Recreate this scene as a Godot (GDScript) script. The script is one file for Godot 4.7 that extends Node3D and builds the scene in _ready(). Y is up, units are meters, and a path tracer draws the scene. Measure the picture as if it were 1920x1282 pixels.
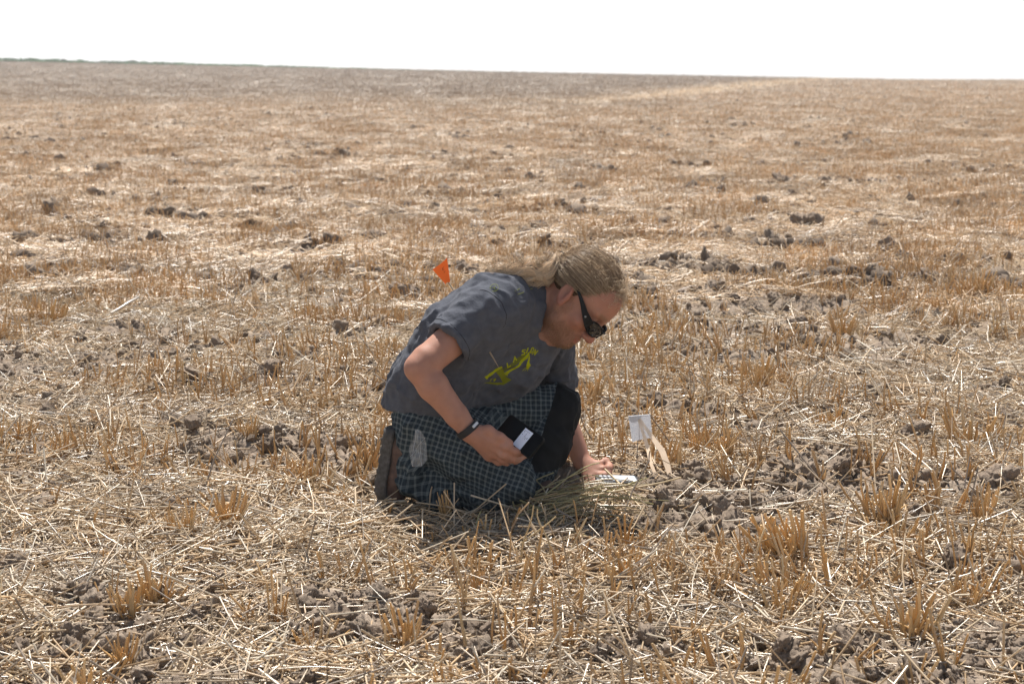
extends Node3D

const FIELD := true
const MAN := true
const FAR_EDGE := 260.0

var rng := RandomNumberGenerator.new()
var n_soft := FastNoiseLite.new()
var n_band := FastNoiseLite.new()
var n_lump := FastNoiseLite.new()
var n_fine := FastNoiseLite.new()
var n_cloth := FastNoiseLite.new()
var taken := {}
var M := {}


func _ready() -> void:
	# camera
	var cam := Camera3D.new()
	cam.name = "camera"
	cam.position = Vector3(0, 1.32, 4.28)
	cam.rotation_degrees = Vector3(-10.43, 0, 0)
	cam.fov = 27.03
	cam.near = 0.05
	cam.far = 9000.0
	var lens := CameraAttributesPhysical.new()
	lens.frustum_focal_length = 50.0
	lens.frustum_focus_distance = 4.4
	lens.exposure_aperture = 6.3
	lens.frustum_near = 0.05
	lens.frustum_far = 9000.0
	cam.attributes = lens
	add_child(cam)
	cam.current = true
	# sky, air and exposure
	var sky_mat := ProceduralSkyMaterial.new()
	sky_mat.sky_top_color = Color(0.37, 0.43, 0.52)
	sky_mat.sky_horizon_color = Color(1.0, 1.0, 1.0)
	sky_mat.sky_curve = 0.135
	sky_mat.ground_bottom_color = Color(0.45, 0.38, 0.30)
	sky_mat.ground_horizon_color = Color(0.95, 0.95, 0.94)
	sky_mat.sun_angle_max = 40.0
	sky_mat.sun_curve = 0.10
	sky_mat.sky_energy_multiplier = 0.94
	var sky := Sky.new()
	sky.sky_material = sky_mat
	var env := Environment.new()
	env.background_mode = Environment.BG_SKY
	env.sky = sky
	env.tonemap_mode = Environment.TONE_MAPPER_LINEAR
	env.tonemap_exposure = 1.66
	env.sdfgi_enabled = true
	env.ssao_enabled = true
	env.ssil_enabled = true
	env.fog_enabled = true
	env.fog_density = 0.0012
	env.fog_light_color = Color(1.0, 1.0, 1.0)
	var we := WorldEnvironment.new()
	we.name = "environment"
	we.environment = env
	add_child(we)
	# sun: high, behind the person and a little to the left
	var sun := DirectionalLight3D.new()
	sun.name = "sun"
	sun.light_energy = 1.6
	sun.light_color = Color(1.0, 0.975, 0.94)
	sun.light_angular_distance = 0.5
	sun.shadow_enabled = true
	add_child(sun)
	sun.look_at_from_position(Vector3(-0.35, 8.4, -4.5), Vector3.ZERO)

	setup()
	build_ground()
	if FIELD:
		build_field()
		build_near_things()
	if MAN:
		build_person()
		build_gear()


# ---------------------------------------------------------------- helpers
func numbered(called: String) -> String:
	if not taken.has(called):
		taken[called] = 0
		return called
	taken[called] += 1
	return "%s_%03d" % [called, taken[called]]


func tag(o: Node, label: String, category: String, group := "", kind := "") -> Node:
	o.set_meta("label", label)
	if category:
		o.set_meta("category", category)
	if group:
		o.set_meta("group", group)
	if kind:
		o.set_meta("kind", kind)
	return o


func thing(called: String, at: Vector3, label: String, category: String, group := "") -> Node3D:
	var o := Node3D.new()
	o.name = numbered(called)
	o.position = at
	add_child(o)
	tag(o, label, category, group)
	return o


func part(called: String, mesh: Mesh, mat: Material, parent: Node) -> MeshInstance3D:
	var o := MeshInstance3D.new()
	o.name = called if parent != self else numbered(called)
	o.mesh = mesh
	if mat:
		o.material_override = mat
	parent.add_child(o, true)
	return o


func mat(color: Color, rough := 0.8, spec := 0.5) -> StandardMaterial3D:
	var m := StandardMaterial3D.new()
	m.albedo_color = color.linear_to_srgb()
	m.roughness = rough
	m.metallic_specular = spec
	return m


func noise_tex(freq: float, size: int, seed_: int, lo: Color, hi: Color, octaves := 4, as_normal := false, bump := 6.0) -> NoiseTexture2D:
	var n := FastNoiseLite.new()
	n.seed = seed_
	n.frequency = freq
	n.noise_type = FastNoiseLite.TYPE_SIMPLEX_SMOOTH
	n.fractal_octaves = octaves
	var t := NoiseTexture2D.new()
	t.width = size
	t.height = size
	t.seamless = true
	t.noise = n
	if as_normal:
		t.as_normal_map = true
		t.bump_strength = bump
	else:
		var g := Gradient.new()
		g.set_color(0, lo)
		g.set_color(1, hi)
		t.color_ramp = g
	return t


func setup_noise(n: FastNoiseLite, s: int, f: float, oct := 3, ridged := false) -> void:
	n.seed = s
	n.frequency = f
	n.noise_type = FastNoiseLite.TYPE_SIMPLEX_SMOOTH
	n.fractal_type = FastNoiseLite.FRACTAL_RIDGED if ridged else FastNoiseLite.FRACTAL_FBM
	n.fractal_octaves = oct


func setup() -> void:
	rng.seed = 7
	setup_noise(n_soft, 3, 0.9, 3)
	setup_noise(n_band, 11, 0.55, 3)
	setup_noise(n_lump, 5, 7.0, 3)
	setup_noise(n_fine, 9, 26.0, 3)
	setup_noise(n_cloth, 21, 1.0, 2)

	var soil := mat(Color(1, 1, 1), 0.95, 0.25)
	soil.vertex_color_use_as_albedo = true
	soil.albedo_texture = noise_tex(0.02, 512, 4, Color(0.72, 0.70, 0.68), Color(1, 1, 1), 5)
	soil.normal_enabled = true
	soil.normal_texture = noise_tex(0.03, 512, 6, Color.BLACK, Color.WHITE, 5, true, 10.0)
	soil.normal_scale = 1.0
	soil.uv1_triplanar = true
	soil.uv1_world_triplanar = true
	soil.uv1_scale = Vector3(2.7, 2.7, 2.7)
	M.soil = soil
	var clod := soil.duplicate()
	clod.uv1_world_triplanar = false
	clod.uv1_scale = Vector3(0.45, 0.45, 0.45)
	clod.normal_scale = 1.6
	M.clod = clod
	var big := clod.duplicate()
	big.vertex_color_use_as_albedo = false
	big.albedo_color = Color(0.33, 0.265, 0.21).linear_to_srgb()
	M.clod_big = big
	var straw := mat(Color(1, 1, 1), 0.28, 0.6)
	straw.vertex_color_use_as_albedo = true
	M.straw = straw
	var far := straw.duplicate()
	far.roughness = 0.38
	far.metallic_specular = 0.5
	M.straw_far = far


# a mesh from arrays; colours and uvs may be empty
func mesh_of(v: PackedVector3Array, n: PackedVector3Array, idx: PackedInt32Array, col := PackedColorArray(), uv := PackedVector2Array()) -> ArrayMesh:
	var a := []
	a.resize(Mesh.ARRAY_MAX)
	a[Mesh.ARRAY_VERTEX] = v
	a[Mesh.ARRAY_NORMAL] = n
	if col.size():
		a[Mesh.ARRAY_COLOR] = col
	if uv.size():
		a[Mesh.ARRAY_TEX_UV] = uv
	if idx.size():
		a[Mesh.ARRAY_INDEX] = idx
	var m := ArrayMesh.new()
	m.add_surface_from_arrays(Mesh.PRIMITIVE_TRIANGLES, a)
	return m


# collects tubes, boxes and strips
class Stock:
	var v := PackedVector3Array()
	var n := PackedVector3Array()
	var c := PackedColorArray()
	var i := PackedInt32Array()

	func tube(path: PackedVector3Array, radii: PackedFloat32Array, sides: int, col0: Color, col1: Color, caps := true, flat := 1.0) -> void:
		var first := v.size()
		var count := path.size()
		var side := Vector3.UP
		for k in count:
			var dir := (path[mini(k + 1, count - 1)] - path[maxi(k - 1, 0)]).normalized()
			if k == 0:
				side = dir.cross(Vector3(0.31, 0.83, 0.45)).normalized()
			else:
				side = (side - dir * side.dot(dir)).normalized()
			var other := dir.cross(side)
			var col := col0.lerp(col1, float(k) / maxi(count - 1, 1))
			for s in sides:
				var a := TAU * s / sides
				var o := side * cos(a) + other * sin(a) * flat
				v.append(path[k] + o * radii[k])
				n.append((side * cos(a) * flat + other * sin(a)).normalized())
				c.append(col)
		for k in count - 1:
			for s in sides:
				var a := first + k * sides + s
				var b := first + k * sides + (s + 1) % sides
				i.append_array(PackedInt32Array([a, a + sides, b, b, a + sides, b + sides]))
		if caps:
			for end in [0, count - 1]:
				var base: int = first + end * sides
				var m := v.size()
				v.append(path[end])
				n.append((path[end] - path[1 if end == 0 else count - 2]).normalized())
				c.append(c[base])
				for s in sides:
					if end == 0:
						i.append_array(PackedInt32Array([m, base + s, base + (s + 1) % sides]))
					else:
						i.append_array(PackedInt32Array([m, base + (s + 1) % sides, base + s]))

	# a solid slab whose outline (counterclockwise seen from +normal side) is given in the plane of ax, ay
	func slab(at: Vector3, ax: Vector3, ay: Vector3, outline: PackedVector2Array, thick: float, col := Color.WHITE) -> void:
		var nz := ax.cross(ay).normalized()
		var count := outline.size()
		for face in 2:
			var tris := Geometry2D.triangulate_polygon(outline)
			var first := v.size()
			for p in outline:
				v.append(at + ax * p.x + ay * p.y + nz * (thick * (0.5 - face)))
				n.append(nz * (1.0 - 2.0 * face))
				c.append(col)
			for t in range(0, tris.size(), 3):
				var a := tris[t]
				var b := tris[t + 1]
				var d := tris[t + 2]
				var ccw := (outline[b] - outline[a]).cross(outline[d] - outline[a]) > 0.0
				if ccw == (face == 0):
					i.append_array(PackedInt32Array([first + a, first + d, first + b]))
				else:
					i.append_array(PackedInt32Array([first + a, first + b, first + d]))
		for k in count:
			var p := outline[k]
			var q := outline[(k + 1) % count]
			var o := (ax * (q.y - p.y) - ay * (q.x - p.x)).normalized()
			var first := v.size()
			for w in [[p, 0.5], [q, 0.5], [q, -0.5], [p, -0.5]]:
				v.append(at + ax * w[0].x + ay * w[0].y + nz * (thick * w[1]))
				n.append(o)
				c.append(col)
			i.append_array(PackedInt32Array([first, first + 1, first + 2, first, first + 2, first + 3]))

	func mesh(owner_: Node) -> ArrayMesh:
		return owner_.mesh_of(v, n, i, c)


func rounded_rect(w: float, h: float, r: float, steps := 4) -> PackedVector2Array:
	var o := PackedVector2Array()
	for q in 4:
		var cx := (w / 2 - r) * (1 if q in [0, 3] else -1)
		var cy := (h / 2 - r) * (1 if q in [0, 1] else -1)
		for s in steps + 1:
			var a := PI / 2 * (q + float(s) / steps)
			o.append(Vector2(cx + r * cos(a), cy + r * sin(a)))
	return o


# ---------------------------------------------------------------- smooth bodies from distance fields
class Bones:
	var a := PackedVector3Array()
	var ba := PackedVector3Array()
	var il := PackedFloat32Array()
	var ra := PackedFloat32Array()
	var dr := PackedFloat32Array()

	func add(p: Vector3, q: Vector3, rp: float, rq: float) -> void:
		a.append(p)
		ba.append(q - p)
		il.append(1.0 / maxf((q - p).length_squared(), 1e-9))
		ra.append(rp)
		dr.append(rq - rp)

	func chain(pts: Array, radii: Array) -> void:
		for k in pts.size() - 1:
			add(pts[k], pts[k + 1], radii[k], radii[k + 1])

	func d(p: Vector3, k: float) -> float:
		var best := 9.0
		for j in a.size():
			var pa := p - a[j]
			var e := ba[j]
			var h := clampf(pa.dot(e) * il[j], 0.0, 1.0)
			var x := (pa - e * h).length() - ra[j] - dr[j] * h
			var g := k - absf(best - x)
			best = minf(best, x)
			if g > 0.0:
				best -= g * g * 0.25 / k
		return best


static func smin(a: float, b: float, k: float) -> float:
	var g := maxf(k - absf(a - b), 0.0)
	return minf(a, b) - g * g * 0.25 / k


static func smax(a: float, b: float, k: float) -> float:
	return -smin(-a, -b, k)


static func ellipsoid(p: Vector3, r: Vector3) -> float:
	var k0 := (p / r).length()
	var k1 := (p / (r * r)).length()
	return k0 * (k0 - 1.0) / maxf(k1, 1e-6)


static func capsule(p: Vector3, a: Vector3, b: Vector3, ra: float, rb: float) -> float:
	var pa := p - a
	var ba := b - a
	var h := clampf(pa.dot(ba) / ba.length_squared(), 0.0, 1.0)
	return (pa - ba * h).length() - lerpf(ra, rb, h)


# surface nets over a box; only blocks near the surface are sampled
func nets(f: Callable, lo: Vector3, hi: Vector3, c: float) -> Dictionary:
	var bx := ceili((hi.x - lo.x) / c / 4.0)
	var by := ceili((hi.y - lo.y) / c / 4.0)
	var bz := ceili((hi.z - lo.z) / c / 4.0)
	var sx := bx * 4 + 1
	var sy := sx * (by * 4 + 1)
	var total := sy * (bz * 4 + 1)
	var val := PackedFloat32Array()
	val.resize(total)
	val.fill(1e9)
	var vid := PackedInt32Array()
	vid.resize(total)
	vid.fill(-1)
	var reach := c * 4.0 * 0.87 * 1.35 + c
	var cells := PackedInt32Array()
	for k in bz:
		for j in by:
			for i in bx:
				var mid := lo + Vector3(i * 4 + 2, j * 4 + 2, k * 4 + 2) * c
				if absf(f.call(mid)) > reach:
					continue
				var o := i * 4 + j * 4 * sx + k * 4 * sy
				for w in 5:
					for u in 5:
						for t in 5:
							var id := o + t + u * sx + w * sy
							if val[id] > 1e8:
								val[id] = f.call(lo + Vector3(i * 4 + t, j * 4 + u, k * 4 + w) * c)
				for w in 4:
					for u in 4:
						for t in 4:
							cells.append(o + t + u * sx + w * sy)
	var corner := PackedInt32Array([0, 1, sx, sx + 1, sy, sy + 1, sy + sx, sy + sx + 1])
	var offs := PackedVector3Array([Vector3(0, 0, 0), Vector3(1, 0, 0), Vector3(0, 1, 0), Vector3(1, 1, 0), Vector3(0, 0, 1), Vector3(1, 0, 1), Vector3(0, 1, 1), Vector3(1, 1, 1)])
	var ea := PackedInt32Array([0, 2, 4, 6, 0, 1, 4, 5, 0, 1, 2, 3])
	var eb := PackedInt32Array([1, 3, 5, 7, 2, 3, 6, 7, 4, 5, 6, 7])
	var verts := PackedVector3Array()
	var s := PackedFloat32Array()
	s.resize(8)
	for id in cells:
		var inside := 0
		for q in 8:
			s[q] = val[id + corner[q]]
			if s[q] < 0.0:
				inside += 1
		if inside == 0 or inside == 8:
			continue
		var sum := Vector3.ZERO
		var count := 0
		for e in 12:
			var x := s[ea[e]]
			var y := s[eb[e]]
			if (x < 0.0) != (y < 0.0):
				sum += offs[ea[e]].lerp(offs[eb[e]], x / (x - y))
				count += 1
		var ix := id % sx
		var iy := (id % sy) / sx
		var iz := id / sy
		vid[id] = verts.size()
		verts.append(lo + (Vector3(ix, iy, iz) + sum / count) * c)
	var idx := PackedInt32Array()
	var norm := PackedVector3Array()
	norm.resize(verts.size())
	var steps := [[1, sx, sy], [sx, sy, 1], [sy, 1, sx]]
	for id in cells:
		if vid[id] < 0:
			continue
		var x := val[id]
		for st in steps:
			var y := val[id + st[0]]
			if y > 1e8 or (x < 0.0) == (y < 0.0):
				continue
			var i1: int = id - st[1]
			var i2: int = id - st[1] - st[2]
			var i3: int = id - st[2]
			if i2 < 0:
				continue
			var a := vid[id]
			var b := vid[i1]
			var d := vid[i2]
			var e := vid[i3]
			if b < 0 or d < 0 or e < 0:
				continue
			if x < 0.0:
				var sw := b
				b = e
				e = sw
			idx.append_array(PackedInt32Array([a, b, d, a, d, e]))
			var fn := (verts[d] - verts[a]).cross(verts[b] - verts[a]) + (verts[e] - verts[a]).cross(verts[d] - verts[a])
			norm[a] += fn
			norm[b] += fn
			norm[d] += fn
			norm[e] += fn
	for q in norm.size():
		norm[q] = norm[q].normalized()
	return {"v": verts, "n": norm, "i": idx}


# cuts a body in two where the field changes sign: [inside (field < 0), outside]
func split(b: Dictionary, field: Callable) -> Array:
	var v: PackedVector3Array = b.v
	var n: PackedVector3Array = b.n
	var idx: PackedInt32Array = b.i
	var val := PackedFloat32Array()
	for p in v:
		val.append(field.call(p))
	var out := [{"v": PackedVector3Array(), "n": PackedVector3Array(), "i": PackedInt32Array()}, {"v": PackedVector3Array(), "n": PackedVector3Array(), "i": PackedInt32Array()}]
	for t in range(0, idx.size(), 3):
		for side in 2:
			var sgn := -1.0 if side == 0 else 1.0
			var pv := PackedVector3Array()
			var pn := PackedVector3Array()
			for e in 3:
				var p := idx[t + e]
				var q := idx[t + (e + 1) % 3]
				var vp := val[p] * sgn
				var vq := val[q] * sgn
				if vp >= 0.0:
					pv.append(v[p])
					pn.append(n[p])
				if (vp >= 0.0) != (vq >= 0.0):
					var w := vp / (vp - vq)
					pv.append(v[p].lerp(v[q], w))
					pn.append(n[p].lerp(n[q], w).normalized())
			for e in range(1, pv.size() - 1):
				var o: Dictionary = out[side]
				var base: int = o.v.size()
				o.v.append_array(PackedVector3Array([pv[0], pv[e], pv[e + 1]]))
				o.n.append_array(PackedVector3Array([pn[0], pn[e], pn[e + 1]]))
				o.i.append_array(PackedInt32Array([base, base + 1, base + 2]))
	return out


func body_mesh(b: Dictionary, col := PackedColorArray()) -> ArrayMesh:
	return mesh_of(b.v, b.n, b.i, col)


# ---------------------------------------------------------------- the field
# how bare the soil is: 0 covered with straw, 1 bare clods
func bare(x: float, z: float) -> float:
	var v := n_band.get_noise_2d(x * 0.8 + z * 0.15, z * 1.9 - x * 0.28) * 1.1 + n_soft.get_noise_2d(x * 2.2 + 40.0, z * 3.4) * 0.95
	v += 0.55 * exp(-pow((x + 0.78) / 0.5, 2) - pow((z + 0.75) / 0.45, 2))
	v += 0.55 * exp(-pow((x - 0.5) / 0.28, 2) - pow((z - 0.1) / 0.25, 2))
	v += 0.5 * exp(-pow((x - 0.25) / 0.35, 2) - pow((z - 0.35) / 0.16, 2))
	v += 0.5 * exp(-pow((x - 1.25) / 0.4, 2) - pow((z + 0.3) / 0.3, 2))
	v += 0.9 * exp(-pow((x - 1.3 - (z + 4.2) * -0.4) / 1.3, 2) - pow((z + 4.2) / 0.9, 2))
	v += 0.6 * exp(-pow((x + 1.55 - (z + 2.6) * 0.2) / 0.9, 2) - pow((z + 2.6) / 0.45, 2))
	v += 0.55 * exp(-pow((x + 0.3) / 1.2, 2) - pow((z + 5.6) / 0.6, 2))
	v += 0.5 * exp(-pow((x + 3.2) / 1.6, 2) - pow((z + 9.5) / 1.0, 2))
	return smoothstep(0.12, 0.62, v)


func stubbled(x: float, z: float) -> float:
	var v := n_band.get_noise_2d(x * 0.9 + 70.0, z * 1.8 + x * -0.25 + 31.0) * 1.5 + 0.16
	return smoothstep(-0.05, 0.4, v)


# 1 on the far side of the pale strip, where the field is browner
func beyond(x: float, z: float) -> float:
	var strip := -70.0 - (x - 3.0) * 3.2
	return smoothstep(34.0, -30.0, z - minf(strip, -74.0 + x * 0.35) + 26.0 * n_soft.get_noise_2d(x * 0.03, z * 0.03))


func on_strip(x: float, z: float) -> float:
	var strip := minf(-70.0 - (x - 3.0) * 3.2, -74.0 + x * 0.35)
	var w := 5.0 + absf(z) * 0.03
	return exp(-pow((z - strip) / w, 2)) * smoothstep(-8.0, 14.0, x)


func broad(x: float, z: float) -> float:
	var t := smoothstep(50.0, FAR_EDGE, -z)
	var ridge := 1.06 + 3.35 * clampf((62.0 - x) / 157.0, 0.0, 1.4)
	var h := ridge * t
	if z < -FAR_EDGE:
		h -= (-z - FAR_EDGE) * 0.05
	return h


func height(x: float, z: float) -> float:
	var h := broad(x, z)
	var far_fade := clampf(1.0 - (-z - 20.0) / 60.0, 0.0, 1.0)
	if far_fade > 0.0:
		var b := bare(x, z)
		h += far_fade * (n_soft.get_noise_2d(x * 1.3, z * 2.2) * 0.035 + absf(n_lump.get_noise_2d(x, z)) * (0.012 + 0.055 * b) - 0.012)
		h += far_fade * smoothstep(-1.5, -6.0, z) * n_soft.get_noise_2d(x * 0.7 + 9.0, z * 1.7) * 0.10
		if z > -7.0:
			h += n_fine.get_noise_2d(x, z) * (0.006 + 0.012 * b)
	# trodden flat where the person kneels
	var m := exp(-pow((x + 0.1) / 0.32, 4) - pow((z + 0.05) / 0.26, 4))
	return lerpf(h, -0.012, m)


func ground_point(x: float, z: float) -> Vector3:
	return Vector3(x, height(x, z), z)


func build_ground() -> void:
	var rows := PackedFloat32Array()
	var z := 9.0
	while z > 2.1:
		rows.append(z)
		z -= 0.22
	while z > -2.2:
		rows.append(z)
		z -= 0.0135
	var step := 0.0135
	while z > -FAR_EDGE - 60.0:
		rows.append(z)
		step = minf(step * 1.022, 5.0)
		z -= step
	var cols := 420
	var v := PackedVector3Array()
	var c := PackedColorArray()
	for zz in rows:
		var w := 2.4 + 0.62 * maxf(4.28 - zz, 0.6)
		for k in cols + 1:
			var u := 2.0 * k / cols - 1.0
			var x := w * (0.5 * u + 0.5 * u * u * u)
			v.append(Vector3(x, height(x, zz), zz))
			var b := bare(x, zz)
			var tone := 0.5 + 0.5 * n_soft.get_noise_2d(x * 3.0, zz * 3.0)
			var col := Color(0.27, 0.215, 0.17).lerp(Color(0.40, 0.33, 0.265), tone)
			col = col.lerp(Color(0.40, 0.29, 0.165), (1.0 - b) * 0.5)
			if zz < -25.0:
				var far := smoothstep(25.0, 70.0, -zz)
				col = col.lerp(Color(0.33, 0.24, 0.15), far * 0.6)
				col = col.lerp(Color(0.26, 0.195, 0.14), beyond(x, zz) * far)
				col = col.lerp(Color(0.50, 0.38, 0.22), on_strip(x, zz) * far * 0.5)
				# a strip of green crop along the top of the rise
				col = col.lerp(Color(0.075, 0.16, 0.05), smoothstep(-FAR_EDGE + 16.0, -FAR_EDGE + 12.0, zz) * smoothstep(45.0, -10.0, x))
			c.append(col)
	var n := PackedVector3Array()
	n.resize(v.size())
	var idx := PackedInt32Array()
	var stride := cols + 1
	for r in rows.size() - 1:
		for k in cols:
			var a := r * stride + k
			idx.append_array(PackedInt32Array([a, a + stride, a + 1, a + 1, a + stride, a + stride + 1]))
	for r in rows.size():
		for k in stride:
			var a := r * stride + k
			var dx := v[a + (1 if k < cols else 0)] - v[a - (1 if k > 0 else 0)]
			var dz := v[a - (stride if r > 0 else 0)] - v[a + (stride if r < rows.size() - 1 else 0)]
			n[a] = dz.cross(dx).normalized()
	var g := part("ground", mesh_of(v, n, idx, c), M.soil, self)
	tag(g, "pale brown dry soil of the harvested grain field rising to the horizon", "field", "", "structure")
	# far blue hills at the right, beyond the rise
	var hs := Stock.new()
	var line := PackedVector2Array([Vector2(60, -30)])
	for k in 41:
		var u := k / 40.0
		line.append(Vector2(60 + u * 260, (1.2 + 2.6 * sin(u * 2.4) + 0.6 * n_soft.get_noise_1d(k * 0.4)) * smoothstep(0.0, 0.35, u)))
	line.append(Vector2(320, -30))
	line.reverse()
	hs.slab(Vector3(105, 0, -540), Vector3.RIGHT, Vector3.UP, line, 60.0, Color(0.16, 0.19, 0.16))
	var hm := mat(Color(0.16, 0.19, 0.16), 0.95, 0.1)
	tag(part("hills", hs.mesh(self), hm, self), "low blue hills far beyond the field at the right end of the horizon", "hills", "", "structure")


# one straw of unit length lying along +x from -0.5 to 0.5; radius given in units of length
func straw_mesh(kind: int, r: float) -> ArrayMesh:
	var s := Stock.new()
	var p := PackedVector3Array()
	var rad := PackedFloat32Array()
	var segs: int = [2, 4, 4, 5][kind]
	for k in segs + 1:
		var u := float(k) / segs - 0.5
		var y := 0.0
		var zz := 0.0
		if kind == 1:
			y = 0.035 * (1.0 - 4.0 * u * u)
		elif kind == 2:
			zz = 0.10 * absf(u)
			y = 0.03 * absf(u)
		elif kind == 3:
			zz = 0.09 * sin(u * 5.0)
			y = 0.05 * cos(u * 4.0)
		p.append(Vector3(u, y, zz))
		var w := r * (1.0 - 0.15 * (u + 0.5))
		if kind == 3:
			w *= 0.25 + 1.0 * (1.0 - 4.0 * u * u)
		rad.append(w)
	var a := Color(0.85, 0.85, 0.85)
	s.tube(p, rad, 5 if kind < 3 else 4, a, Color.WHITE, kind < 3, 0.9 if kind < 3 else 0.22)
	return s.mesh(self)


# one cut stem of unit height standing on the origin
func stem_mesh(kind: int, r: float) -> ArrayMesh:
	var s := Stock.new()
	var p := PackedVector3Array()
	var rad := PackedFloat32Array()
	for k in 5:
		var u := k / 4.0
		p.append(Vector3(0.10 * u * u * (kind - 1), u, 0.03 * sin(u * 3.0 + kind)))
		rad.append(r * (1.0 if k != 2 else 1.18))
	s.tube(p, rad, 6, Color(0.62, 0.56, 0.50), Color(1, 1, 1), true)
	if kind != 1: # a torn leaf sheath along the stem
		var q := PackedVector3Array()
		for k in 4:
			var u := k / 3.0
			q.append(Vector3(0.02 + 0.13 * u * u, 0.12 + 0.5 * u, r * 1.2 + 0.05 * u * kind))
		s.tube(q, PackedFloat32Array([r * 1.4, r * 1.6, r * 1.3, r * 0.3]), 4, Color(0.85, 0.8, 0.72), Color.WHITE, false, 0.2)
	return s.mesh(self)


func straw_color(x: float, z: float) -> Color:
	var t := rng.randf()
	var c: Color
	if t < 0.42:
		c = Color(0.62, 0.47, 0.295)
	elif t < 0.66:
		c = Color(0.57, 0.385, 0.205)
	elif t < 0.84:
		c = Color(0.72, 0.62, 0.47)
	else:
		c = Color(0.30, 0.235, 0.175)
	var g := c.get_luminance() * 0.98
	c = c.lerp(Color(g, g, g), 0.06)
	# old weathered mats lie beside fresh pale straw
	var old := smoothstep(0.05, 0.4, n_soft.get_noise_2d(x * 1.5 + 90.0, z * 2.4 + 17.0))
	c = c.lerp(Color(0.34, 0.29, 0.235), 0.38 * old)
	return c * rng.randf_range(0.72, 1.18)


func stem_color() -> Color:
	var c := Color(0.59, 0.34, 0.12).lerp(Color(0.66, 0.485, 0.265), rng.randf() * rng.randf() * 1.4)
	var g := c.get_luminance()
	c = c.lerp(Color(g, g, g), 0.03)
	return c * rng.randf_range(0.75, 1.2)


class Spread:
	var at: Array[Transform3D] = []
	var col := PackedColorArray()

	func put(t: Transform3D, c: Color) -> void:
		at.append(t)
		col.append(c)


func scatter(called: String, mesh: Mesh, s: Spread, m: Material, parent: Node) -> void:
	if s.at.is_empty():
		return
	var mm := MultiMesh.new()
	mm.transform_format = MultiMesh.TRANSFORM_3D
	mm.use_colors = true
	mm.mesh = mesh
	mm.instance_count = s.at.size()
	for k in s.at.size():
		mm.set_instance_transform(k, s.at[k])
		mm.set_instance_color(k, s.col[k])
	var o := MultiMeshInstance3D.new()
	o.name = called
	o.multimesh = mm
	o.material_override = m
	parent.add_child(o, true)
	if parent == self:
		return
	o.set_meta("kind", "stuff")


func mass(called: String, label: String, category: String) -> Node3D:
	var o := Node3D.new()
	o.name = called
	add_child(o)
	tag(o, label, category, "", "stuff")
	return o


func in_view(x: float, z: float, margin: float) -> bool:
	return absf(x) < 0.37 * (4.28 - z) + margin


func lying(x: float, z: float, length: float, lift: float, pitch_sd: float) -> Transform3D:
	var yaw := rng.randfn(0.2, 0.8) if rng.randf() < 0.4 else rng.randf() * TAU
	var pitch := rng.randfn(0.0, pitch_sd)
	var b := Basis.from_euler(Vector3(0, yaw, pitch), EULER_ORDER_YXZ) * Basis(Vector3.RIGHT, rng.randf() * TAU)
	var y := height(x, z) + lift + absf(sin(pitch)) * length * 0.42
	return Transform3D(b.scaled_local(Vector3(length, length, length)), Vector3(x, y, z))


func near_person(x: float, z: float) -> bool:
	return x > -0.27 and x < 0.14 and z > -0.34 and z < 0.08


func near_hand(x: float, z: float) -> bool:
	return pow((x - 0.30) / 0.13, 2) + pow((z + 0.30) / 0.16, 2) < 1.0


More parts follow.
